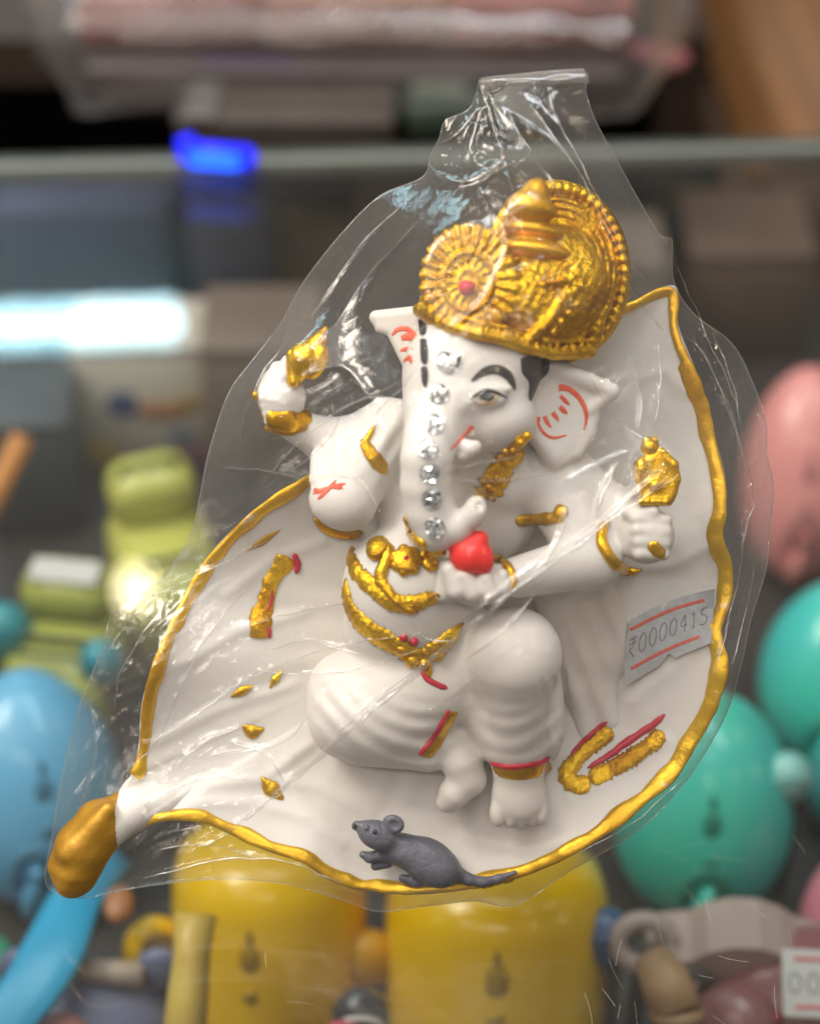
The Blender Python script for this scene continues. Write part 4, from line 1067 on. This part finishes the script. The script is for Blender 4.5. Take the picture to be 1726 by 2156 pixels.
# leaning wooden board at the right
a = atY(1440, -60, 0.62); b2 = atY(1575, 400, 0.44)
k = mpp(a); mm('board_wood', (0.30, 0.135, 0.045), 0.45, col2=(0.40, 0.19, 0.07), cscale=18)
m_, nt, bs = new_mat('brown_wood'); M['brown_wood'] = m_
tc = nt.nodes.new('ShaderNodeTexCoord'); mp = nt.nodes.new('ShaderNodeMapping'); mp.inputs['Scale'].default_value = (60, 60, 3)
nn_ = nt.nodes.new('ShaderNodeTexNoise'); nn_.inputs['Scale'].default_value = 1.0; nn_.inputs['Detail'].default_value = 6
rr = nt.nodes.new('ShaderNodeValToRGB'); rr.color_ramp.elements[0].color = (0.105, 0.046, 0.016, 1); rr.color_ramp.elements[1].color = (0.25, 0.115, 0.040, 1)
rr.color_ramp.elements[0].position = 0.35; rr.color_ramp.elements[1].position = 0.68
nt.links.new(tc.outputs['Object'], mp.inputs[0]); nt.links.new(mp.outputs[0], nn_.inputs['Vector']); nt.links.new(nn_.outputs[0], rr.inputs[0]); nt.links.new(rr.outputs[0], bs.inputs['Base Color'])
bs.inputs['Roughness'].default_value = 0.45
WB = empty('wooden_board'); tag(WB, 'orange-brown wooden board leaning behind the counter at the upper right', 'board')
dirv = (a-b2).normalized(); L_ = (a-b2).length+0.1; sd = dirv.cross(Vector((0, -1, 0))).normalized(); nf = sd.cross(dirv).normalized()
sd = -sd if sd.x < 0 else sd; nf = sd.cross(dirv)
WB.matrix_world = Matrix.Translation(b2) @ Matrix((sd, nf, dirv)).transposed().to_4x4()
for i in range(3): box('plank', 0.0785, 0.014, L_, 'brown_wood', WB, (0.04+i*0.08, 0, 0), bev=0.0015)
box('batten', 0.010, 0.008, L_, mm('batten_wood', (0.13, 0.075, 0.045), 0.5), WB, (-0.005, -0.004, 0), bev=0.001)

# blue light strip lying on the far edge of the glass
p0, p1 = at(398, 322, 0.0040), at(516, 331, 0.0040); k = mpp(p0)
LS = empty('blue_light', (p0+p1)/2, (0, 0, math.atan2(p1.y-p0.y, p1.x-p0.x)))
tag(LS, 'glowing deep blue light strip on the far edge of the glass', 'lamp')
hl = (p1-p0).length/2
emis_b = emis('blue_glow', (0.004, 0.010, 1.0), 1.1); emis_c = emis('blue_diode', (0.02, 0.16, 1.0), 2.2)
M['blue_glow'] = emis_b; M['blue_diode'] = emis_c
tube('light_body', [(-hl, 0, 0), (hl, 0, 0)], 0.0038, 'blue_glow', LS, 14)
for sx, nme in ((-1, 'end_cap'), (1, 'end_cap')):
    V, F = egg_vf(0.0038, 0.0038, 0.0038, 14, 10); o = mk(nme, V, F, 'blue_glow', LS); o.location = (sx*hl, 0, 0)
tube('lead', [(-hl, 0, 0.001), (-hl-0.002, 0.002, 0.005)], 0.0030, 'blue_glow', LS, 10)
for i in range(9):
    t = [(-hl*0.75+i*hl*0.19+0.0012*math.sin(a_), -0.0030+0.0*a_, 0.0004+0.0026*math.cos(a_)) for a_ in np.linspace(0, 2*math.pi, 13)]
    tube('diode', [(x, y-0.0012, z) for x, y, z in t], 0.0004, 'blue_diode', LS, 6)

# lamps above that are mirrored in the glass
def mirror_at(px, py, dist):
    d = ray(px, py); g0 = at(px, py, GZ); d2 = Vector((d.x, d.y, -d.z)); return g0+d2*dist
ta, tb_ = mirror_at(395, 662, 0.95), mirror_at(-700, 700, 0.95)
tv = (tb_-ta).normalized(); k = 0.0115
TL_ = empty('fluorescent_tube', ta); tag(TL_, 'cool white fluorescent tube seen mirrored in the glass at the left', 'lamp')
TL_.rotation_euler = tv.to_track_quat('Z', 'Y').to_euler(); L_ = (tb_-ta).length
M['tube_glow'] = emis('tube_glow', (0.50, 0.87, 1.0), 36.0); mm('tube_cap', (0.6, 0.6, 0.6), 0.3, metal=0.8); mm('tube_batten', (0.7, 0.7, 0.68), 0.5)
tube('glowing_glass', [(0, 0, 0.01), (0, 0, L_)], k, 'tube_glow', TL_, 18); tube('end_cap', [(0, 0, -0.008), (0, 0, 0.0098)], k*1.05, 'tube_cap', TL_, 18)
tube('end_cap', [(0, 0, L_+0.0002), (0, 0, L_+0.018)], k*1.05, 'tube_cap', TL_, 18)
def bulb(px, py, dist, r, label, st):
    p = mirror_at(px, py, dist); B_ = empty('lamp_bulb', p); tag(B_, label, 'lamp')
    V, F = egg_vf(r, r, r*1.15, 20, 14); mk('glowing_bulb', V, F, st, B_); tube('socket', [(0, 0, r*1.0), (0, 0, r*2.2)], r*0.55, 'tube_cap', B_, 14)
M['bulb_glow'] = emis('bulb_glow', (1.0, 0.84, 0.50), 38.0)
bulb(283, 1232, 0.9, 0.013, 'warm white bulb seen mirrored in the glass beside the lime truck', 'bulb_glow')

# ---- plastic toys inside the counter
def egg_toy(px, py, rxp, ryp, col, label, depth_off=0.0, yaw=0.0, lean=28, name='egg_toy', cup=False, col2=None, tongue=True, print_=(0, .12)):
    z0 = FLOORZ
    p = at(px, py, z0+0.035); kk = mpp(p); rx = rxp*kk; rz = ryp*kk*0.98
    p = at(px, py, z0+rz*0.88); kk = mpp(p); rx = rxp*kk; rz = ryp*kk*0.98
    o = empty(name, (p.x, p.y, z0), (0, 0, yaw)); tag(o, label, 'toy', 'egg shaped plastic toys in the counter')
    mname = 'toy_'+label.replace(' ', '_')[:24]
    M[mname] = mat(mname, col, 0.28, col2=col2 or tuple(c*0.9 for c in col), cscale=20, sss=0.15, coat=0.3)
    tm = Matrix.Rotation(R(-lean), 4, 'X')
    def shape(x, y, z):
        t = z/rz
        f = 1-0.10*max(0, t)**2+0.06*max(0, -t)
        if cup: f = 1.0+0.02*t
        v = tm @ Vector((x*f, y*f, z)); v.z += rz*0.88
        if v.z < 0.0: v.z = 0.0
        return tuple(v)
    if cup:
        V = []; F = []
        prof = [(0, -1), (.80, -1), (.93, -.93), (.98, -.7), (1, -.3), (1, .2), (.97, .6), (.88, .85), (.68, .97), (.3, 1.02), (0, 1.03)]
        for (r_, h_) in prof:
            for j in range(36): V.append(shape(rx*r_*math.cos(j*math.pi/18), rx*r_*math.sin(j*math.pi/18), rz*h_))
        for i in range(len(prof)-1):
            for j in range(36): F.append((i*36+j, i*36+(j+1) % 36, (i+1)*36+(j+1) % 36, (i+1)*36+j))
    else:
        V, F = egg_vf(rx, rx*0.92, rz, 36, 24, shape)
    mk('shell', V, F, M[mname], o)
    tree = BVHTree.FromPolygons(V, F)
    def surf(u, v):                                   # point on the face seen from the front
        org = tm @ Vector((u*rx, -3*rx, v*rz)); org.z += rz*0.88; dr = (tm @ Vector((0, 1, 0))).normalized()
        h = tree.ray_cast(org, dr); return (h[0], -dr) if h[0] is not None else (org+dr*3*rx, -dr)
    dk = mname+'_print'; M[dk] = mat(dk, tuple(c*0.45 for c in col), 0.5)
    for (u0, v0, u1, v1, w_) in ((print_[0]-.09, print_[1]-.02, print_[0]+.09, print_[1]-.02, .17), (print_[0]-.03, print_[1]+.14, print_[0]+.03, print_[1]+.14, .13),
                                 (print_[0]-.01, print_[1]-.30, print_[0]+.01, print_[1]-.40, .09)):
        pts = [surf(u0+(u1-u0)*t, v0+(v1-v0)*t)[0] for t in (0, .25, .5, .75, 1)]
        V2, F2 = sweep(pts, [surf(u0, v0)[1]]*5, [w_*rx*(.6+.4*math.sin(i/4*math.pi)) for i in range(5)], [0.0006]*5, 8)
        mk('face_mark', [tuple(v) for v in V2], F2, M[dk], o)
    sd_ = [surf(.93*math.cos(a_)*.99, .9*math.sin(a_))[0] for a_ in np.linspace(.35, 2.8, 14)]
    if not cup:
        V2, F2 = sweep([Vector(q) for q in sd_], [surf(0, .2)[1]]*14, [.014*rx]*14, [.012*rx]*14, 6); mk('mould_seam', [tuple(v) for v in V2], F2, M[mname], o)
    if tongue:
        pts = [surf(.20*math.cos(a), -.52+.22*math.sin(a)+.0)[0] for a in np.linspace(-.9, 3.6, 12)]
        V2, F2 = sweep(pts, [surf(0, -.5)[1]]*12, [.085*rx]*12, [0.0012]*12, 8); mk('mouth_rim', [tuple(v) for v in V2], F2, M[dk], o)
        a0, n0 = surf(0.02, -.46); a1, n1 = surf(-.10, -.95)
        pts = [a0+n0*rx*0.05, a0.lerp(a1, .4)+n0*rx*.20, a0.lerp(a1, .8)+n0*rx*.24, a1+n0*rx*.18]
        pts = [(q.x, q.y, max(q.z, .13*rx)) for q in pts]
        tube('tongue', pts, [.07*rx, .12*rx, .15*rx, .07*rx], M[mname], o, 14)
    return o, M[mname], rx, rz
egg_toy(70, 1660, 185, 265, (0.16, 0.46, 0.74), 'sky blue egg shaped toy under the glass beside the leaf stem', yaw=R(8), print_=(.2, .2))
egg_toy(1480, 1700, 190, 260, (0.09, 0.60, 0.44), 'teal green egg shaped toy under the lower right leaf edge', yaw=R(-4), col2=(0.07, 0.52, 0.52))
egg_toy(1765, 1420, 165, 210, (0.08, 0.68, 0.52), 'turquoise egg shaped toy below the pink one at the right edge', yaw=R(-15), col2=(0.06, 0.55, 0.60))
egg_toy(1690, 1000, 130, 235, (0.92, 0.34, 0.33), 'salmon pink egg shaped toy at the right edge beside the bag', yaw=R(-6))
o, ym, rx, rz = egg_toy(570, 1985, 205, 260, (0.88, 0.52, 0.006), 'bright yellow rounded toy with round side ear below the leaf', cup=True, tongue=False, lean=24, print_=(-.13, .30))
for sx in (-1,):
    V, F = egg_vf(rx*.34, rx*.16, rx*.40, 20, 14); e = mk('ear', V, F, ym, o); e.location = (sx*rx*1.16, -rx*.2, rz*.95); e.rotation_euler = (R(-24), 0, R(20))
    V, F = egg_vf(rx*.22, rx*.06, rx*.30, 18, 10); e2 = mk('inner_ear', V, F, mm('ear_brown', (0.20, 0.11, 0.02), 0.5), e); e2.location = (rx*.03, -rx*.125, -rx*.02)
V, F = egg_vf(rx*.30, rx*.26, rx*.36, 20, 14); e = mk('ear', V, F, mm('ear_amber', (0.62, 0.31, 0.012), 0.35), o); e.location = (rx*1.0, -rx*.3, rz*.98)
o, ym, rx, rz = egg_toy(1045, 2030, 235, 260, (0.84, 0.50, 0.008), 'dull yellow rounded toy with dark stripes below the figurine feet', cup=True, tongue=False, lean=24, print_=(-.05, .36))
egg_toy(-10, 2110, 80, 150, (0.05, 0.33, 0.20), 'dark green egg shaped toy cut by the lower left corner', yaw=R(5))
egg_toy(1800, 1660, 100, 120, (0.07, 0.36, 0.36), 'small grey teal egg shaped toy between the two green ones', yaw=R(-5))
egg_toy(1790, 1960, 110, 190, (0.75, 0.25, 0.34), 'rose pink egg shaped toy at the lower right edge', yaw=R(-10))

def toy_truck(px, py, wpx, lpx, hgt, col, label, yaw, tilt, sticker=True, slots=3):
    p = at(px, py, FLOORZ+hgt); k = mpp(p); W, L_ = wpx*k, lpx*k*1.25
    o = empty('toy_truck', (p.x, p.y, FLOORZ), (0, 0, yaw)); tag(o, label, 'toy', 'lime plastic toys in the counter')
    nm_ = 'lime_'+label.replace(' ', '_')[:18]; M[nm_] = mat(nm_, col, 0.35, coat=0.4, col2=tuple(c*.88 for c in col), cscale=30)
    box('body', W, L_, hgt*.72, M[nm_], o, (0, 0, hgt*.2), (R(tilt), 0, 0), 0.008)
    cab = box('cab', W*.86, L_*.40, hgt*.34, M[nm_], o, (0, L_*.25, hgt*.88), (R(tilt), 0, 0), 0.006)
    for i in range(slots):
        box('slot', W*.62, L_*.045, 0.0012, mm('slot_dark', (0.05, 0.055, 0.02), 0.5), o, (0.0, -L_*(.36-.20*i), hgt*.92-math.tan(R(-tilt))*(L_*(.36-.20*i))*1.0), (R(tilt), 0, 0), 0.0004)
    if sticker: box('white_sticker', W*.62, L_*.19, 0.0010, mm('white_paper', (0.62, 0.57, 0.56), 0.6), cab, (0, 0, hgt*.34+0.0003))
    for sx in (-1, 1):
        for sy in (-.32, .32):
            t = tube('wheel', [(sx*W*.46, sy*L_, hgt*.2), (sx*W*.58, sy*L_, hgt*.2)], hgt*.2, mm('wheel_black', (.02, .02, .02), .5), o, 16)
    box('blue_trim', W*.5, L_*.06, hgt*.10, mm('trim_blue', (0.02, 0.22, 0.36), .4), o, (W*.1, L_*.49, hgt*.72), (0, 0, 0), 0.002)
    return o
toy_truck(130, 1300, 235, 250, 0.05, (0.42, 0.42, 0.08), 'lime green toy truck with dark slots and a white sticker', R(-8), 10)
toy_truck(335, 1090, 215, 260, 0.060, (0.58, 0.55, 0.12), 'pale lime toy truck standing behind the slotted one', R(18), 6, False, 1)

def carton(px, py, wpx, hpx, dep, col, label, name='carton', yaw=0, zb=FLOORZ, spots=()):
    """upright box standing on the shelf; px, py is the middle of its front"""
    p = at(px, py+hpx*.5, zb); k = mpp(p); W, H = wpx*k, hpx*k/math.cos(PITCH)*0.86
    o = empty(name, (p.x, p.y+dep/2, zb), (0, 0, yaw)); tag(o, label, name.replace('_', ' '))
    nm_ = 'card_'+label.replace(' ', '_')[:22]; M[nm_] = mat(nm_, col, 0.5, col2=tuple(c*.82 for c in col), cscale=22)
    box('box_body', W, dep, H, M[nm_], o, bev=0.0015)
    box('box_lid', W*1.004, dep*1.01, H*.10, M[nm_], o, (0, 0, H*.905), bev=0.001)
    for i, (u, v, su, sv, c) in enumerate(spots):
        V, F = egg_vf(su*W/2, 0.0006, sv*H/2, 16, 8); mk('printed_spot', V, F, mm('spot_%s_%d' % (nm_, i), c, .5), o).location = (u*W, -dep/2-0.0004, H*v)
    return o
carton(320, 850, 290, 290, 0.03, (0.80, 0.68, 0.58), 'beige box printed with blue and orange spots behind the toys', spots=((-.15, .55, .24, .22, (.06, .07, .22)), (.12, .50, .42, .16, (.52, .22, .10)), (.30, .56, .24, .14, (.45, .28, .08)), (-.34, .16, .26, .26, (.52, .34, .05)), (.34, .12, .30, .22, (.20, .07, .12)), (.25, .30, .22, .12, (.10, .14, .22))))
carton(70, 1000, 190, 260, 0.04, (0.085, 0.085, 0.095), 'dark grey box with an orange stick before it', yaw=R(6))
ps = at(38, 940, FLOORZ+.06)
st_ = tube('orange_stick', [(ps.x+.004, ps.y-.008, FLOORZ+.070), (ps.x-.030, ps.y-.035, FLOORZ+.01)], 0.0038, mm('stick_orange', (0.62, 0.22, 0.03), .4), None, 12); tag(st_, 'orange stick leaning on the dark grey box at the left', 'stick')
carton(665, 560, 160, 130, 0.03, (0.46, 0.36, 0.19), 'dull yellow box standing at the back of the counter')
carton(500, 560, 170, 260, 0.03, (0.10, 0.10, 0.15), 'navy blue box standing left of the dull yellow one')
carton(830, 500, 160, 260, 0.04, (0.24, 0.165, 0.13), 'dark brown box at the back of the counter behind the bag')
carton(1030, 560, 200, 300, 0.04, (0.30, 0.225, 0.18), 'grey brown box at the back behind the gold crown')
carton(560, 860, 240, 300, 0.04, (0.27, 0.20, 0.16), 'brown box standing behind the raised hand of the figurine')
carton(190, 540, 360, 200, 0.03, (0.07, 0.08, 0.15), 'wide dark blue box behind the mirrored tube lamp')
carton(1400, 460, 120, 180, 0.03, (0.018, 0.06, 0.065), 'dark teal box standing behind the upper right bag edge')
carton(1560, 640, 260, 230, 0.05, (0.15, 0.095, 0.07), 'dark brown box behind the pink toy')
carton(1660, 470, 150, 200, 0.03, (0.17, 0.105, 0.07), 'dim brown box standing behind the glass at the right edge')
carton(1290, 700, 180, 300, 0.04, (0.22, 0.17, 0.14), 'taupe box at the back right of the gold crown')

# things at the front of the counter
pa, pb = at(-30, 2200, FLOORZ+.045), at(235, 1830, FLOORZ+.045)
bs_ = empty('blue_strap', (0, 0, 0)); tag(bs_, 'bright blue plastic strap lying across the lower left corner', 'strap')
V, F = sweep([pa.lerp(pb, t)+Vector((.003*math.sin(t*5), 0, .004*math.sin(t*3))) for t in np.linspace(0, 1.1, 14)], [Vector((0, -.5, .86))]*14, [.0085-.004*abs(t-.45) for t in np.linspace(0, 1.1, 14)], [.0018]*14, 10)
mk('strap_band', [tuple(v) for v in V], F, mm('strap_blue', (0.03, 0.33, 0.58), .3, col2=(0.03, 0.26, 0.48), cscale=30), bs_)
q = at(250, 1905, FLOORZ+.05); V, F = egg_vf(.004, .006, .003, 12, 8); mk('orange_clip', V, F, mm('clip_orange', (.40, .16, .07), .4), bs_).location = q
p = at(200, 2150, FLOORZ+.02); PT = empty('purple_toy', (p.x, p.y, FLOORZ)); tag(PT, 'dusky purple rounded toy with pink nose at the lower left', 'toy')
V, F = egg_vf(.022, .020, .016); mk('head', V, F, mm('dusky_purple', (0.14, 0.15, 0.26), .4), PT).location = (0, 0, .018)
V, F = egg_vf(.008, .007, .007); mk('nose', V, F, mm('nose_pink', (0.55, 0.24, 0.22), .4), PT).location = (-.006, -.013, .030)
tube('brow_band', [(-.008, .006, .035), (.014, .002, .037)], .0035, mm('band_beige', (0.42, 0.33, 0.28), .5), PT)
for sx in (-1, 1): V, F = egg_vf(.007, .004, .008); mk('ear', V, F, M['dusky_purple'], PT).location = (sx*.018, .006, .034)
pa, pb = at(412, 1925, FLOORZ+.075), at(385, 2210, FLOORZ+.055)
gs = tube('golden_stick', [tuple(pa.lerp(pb, t)) for t in (0, .3, .6, 1.1)], [.0052, .0045, .0050, .0055], mm('stick_gold', (0.62, 0.42, 0.09), .35), None, 12); tag(gs, 'pale gold stick standing at the left of the bright yellow toy', 'stick')
# lower right: tan brush, maroon toy with a price sticker, pale pink car shape
q0, q1, q2, q3, q4 = at(1370, 2010, -.062), at(1400, 2065, -.064), at(1425, 2130, -.068), at(1432, 2200, -.074), at(1450, 2310, -.082)
BR_ = empty('tan_brush', (q4.x, q4.y, FLOORZ)); tag(BR_, 'small tan brush with a narrow handle at the bottom right', 'brush')
lc = lambda q: tuple(q-Vector((q4.x, q4.y, FLOORZ)))
tube('bristles', [lc(q0), lc(q1), lc(q2)], [.0045, .0062, .0066], mm('tan', (0.50, 0.29, 0.15), .5, col2=(0.40, 0.22, 0.11), cscale=90), BR_, 14)
tube('ferrule', [lc(q2), lc(q2.lerp(q3, .35))], [.0070, .0058], mm('tan2', (0.42, 0.24, 0.13), .4), BR_, 14)
tube('handle', [lc(q2.lerp(q3, .35)), lc(q3), lc(q4)], [.0052, .0036, .0040], 'tan', BR_, 12)
box('stand', .006, .006, .04, mm('stand_dark', (.05, .03, .03), .5), BR_, bev=.001)
p = at(1355, 1985, FLOORZ+.05); RG = empty('grey_ring', (p.x, p.y, FLOORZ)); tag(RG, 'pinkish grey plastic ring with a dark hole above the tan brush', 'ring')
tube('ring_band', [(.0068*math.cos(t), .003*math.sin(t), .05+.0052*math.sin(t)) for t in np.linspace(0, 2*math.pi, 22)], .0026, mm('ring_grey', (0.44, 0.33, 0.30), .4), RG, 10); box('ring_stand', .004, .004, .044, 'stand_dark', RG, bev=.001)
p = at(1560, 1975, FLOORZ+.05); k = mpp(p); PC = empty('toy_car', (p.x, p.y, FLOORZ), (0, 0, R(-4))); tag(PC, 'pale pink toy car with domed roof below the teal toy', 'toy')
prof = [(-.024, .041), (-.0235, .046), (-.020, .0485), (-.013, .0495), (-.009, .0535), (-.003, .0560), (.004, .0562), (.010, .0535), (.015, .0495), (.022, .0475), (.025, .0445), (.025, .041)]
V = []; F = []; n = len(prof)
for s_ in (-.008, .008): V += [(x, s_, z) for x, z in prof]
F += [tuple(range(n)), tuple(range(n, 2*n))[::-1]]+[(i, i+n, (i+1) % n+n, (i+1) % n) for i in range(n)]
mk('car_body', V, F, mm('car_pink', (0.46, 0.33, 0.30), .35), PC, False)
for sx in (-.013, .014):
    tube('wheel', [(sx, -.010, .042), (sx, .010, .042)], .0062, mm('wheel_grey', (.10, .09, .09), .4), PC, 16)
    tube('hub', [(sx, -.0108, .042), (sx, -.0101, .042)], .003, 'ring_grey', PC, 12)
box('display_stand', .03, .012, .040, mm('stand_dark', (.05, .03, .03), .5), PC)
p = at(1640, 2140, FLOORZ+.025); k = mpp(p)
MR = empty('maroon_toy', (p.x, p.y, FLOORZ)); tag(MR, 'dusky maroon rounded toy with a white price sticker in the lower right corner', 'toy')
V, F = egg_vf(.028, .024, .026); mk('body', V, F, mm('maroon', (0.32, 0.13, 0.13), .35, col2=(0.27, 0.09, 0.10), cscale=30, coat=.4), MR).location = (0.004, 0, .026)
V, F = egg_vf(.013, .011, .014); mk('head', V, F, 'maroon', MR).location = (-.014, -.012, .036)
tube('red_collar', [(-.014+.010*math.cos(t), -.018+.006*math.sin(t), .047-.003*math.sin(t)) for t in np.linspace(.4, 1.6, 8)], .0016, mm('collar_red', (.45, .05, .06), .4), MR)
ps = at(1700, 2072, FLOORZ+.058); SQ = box('price_sticker', .0125, .0165, .0008, 'white_paper', MR, (ps.x-p.x, ps.y-p.y, .058), (R(28), 0, R(-3)), .0002)
for yy in (-.0058, .0058): box('stripe', .009, .0008, .0003, 'stripe', SQ, (.0012, yy, .0009))
for i, ch in enumerate('00'):
    tube('digit', [(-.0032+i*.0045+.0014*math.cos(t), .0024*math.sin(t), .0010) for t in np.linspace(0, 2*math.pi, 14)], .0002, 'ink', SQ, 6)
box('display_stand', .02, .012, .014, 'stand_dark', MR, (0, 0, 0))

# small goods lying between the toys
for px, py, r_, col, nm_, lab in ((1655, 1640, .0075, (0.30, 0.62, 0.60), 'whistle', 'pale teal plastic whistle in the gap right of the big green toy'), (1270, 1975, .008, (0.07, 0.12, 0.26), 'marble_bag', 'navy blue pouch lying right of the dull yellow toy'),
                                  (300, 2230, .008, (0.16, 0.12, 0.26), 'pouch', 'violet pouch at the bottom edge left of the yellow toy'), (760, 2140, .0075, (0.02, 0.02, 0.035), 'black_ball', 'black ball with a pale ring between the two yellow toys'),
                                  (720, 2200, .006, (0.60, 0.05, 0.12), 'red_ball', 'red ball at the bottom edge between the yellow toys'), (215, 1395, .007, (0.02, 0.28, 0.38), 'blue_clip', 'deep blue clip lying below the lime truck'), (8, 1330, .009, (0.03, 0.30, 0.36), 'teal_clip', 'teal clip at the left edge beside the lime truck')):
    p = at(px, py, FLOORZ+.045); o = empty(nm_, (p.x, p.y, FLOORZ)); tag(o, lab, nm_.split('_')[-1])
    mm('small_'+nm_, col, .3, coat=.4, col2=tuple(c*.8 for c in col), cscale=40)
    V, F = egg_vf(r_, r_*.9, r_*1.15, 20, 14); mk('body', V, F, 'small_'+nm_, o).location = (0, 0, .045)
    tube('rim', [(r_*.7*math.cos(t), -r_*.62+0*t, .045+r_*.5*math.sin(t)+r_*.25) for t in np.linspace(0, 2*math.pi, 18)], r_*.11, 'white_paper' if 'ball' in nm_ else 'small_'+nm_, o, 8)
    box('stand', r_*1.3, r_*1.1, .045-r_*.8, 'stand_dark', o, bev=.001)
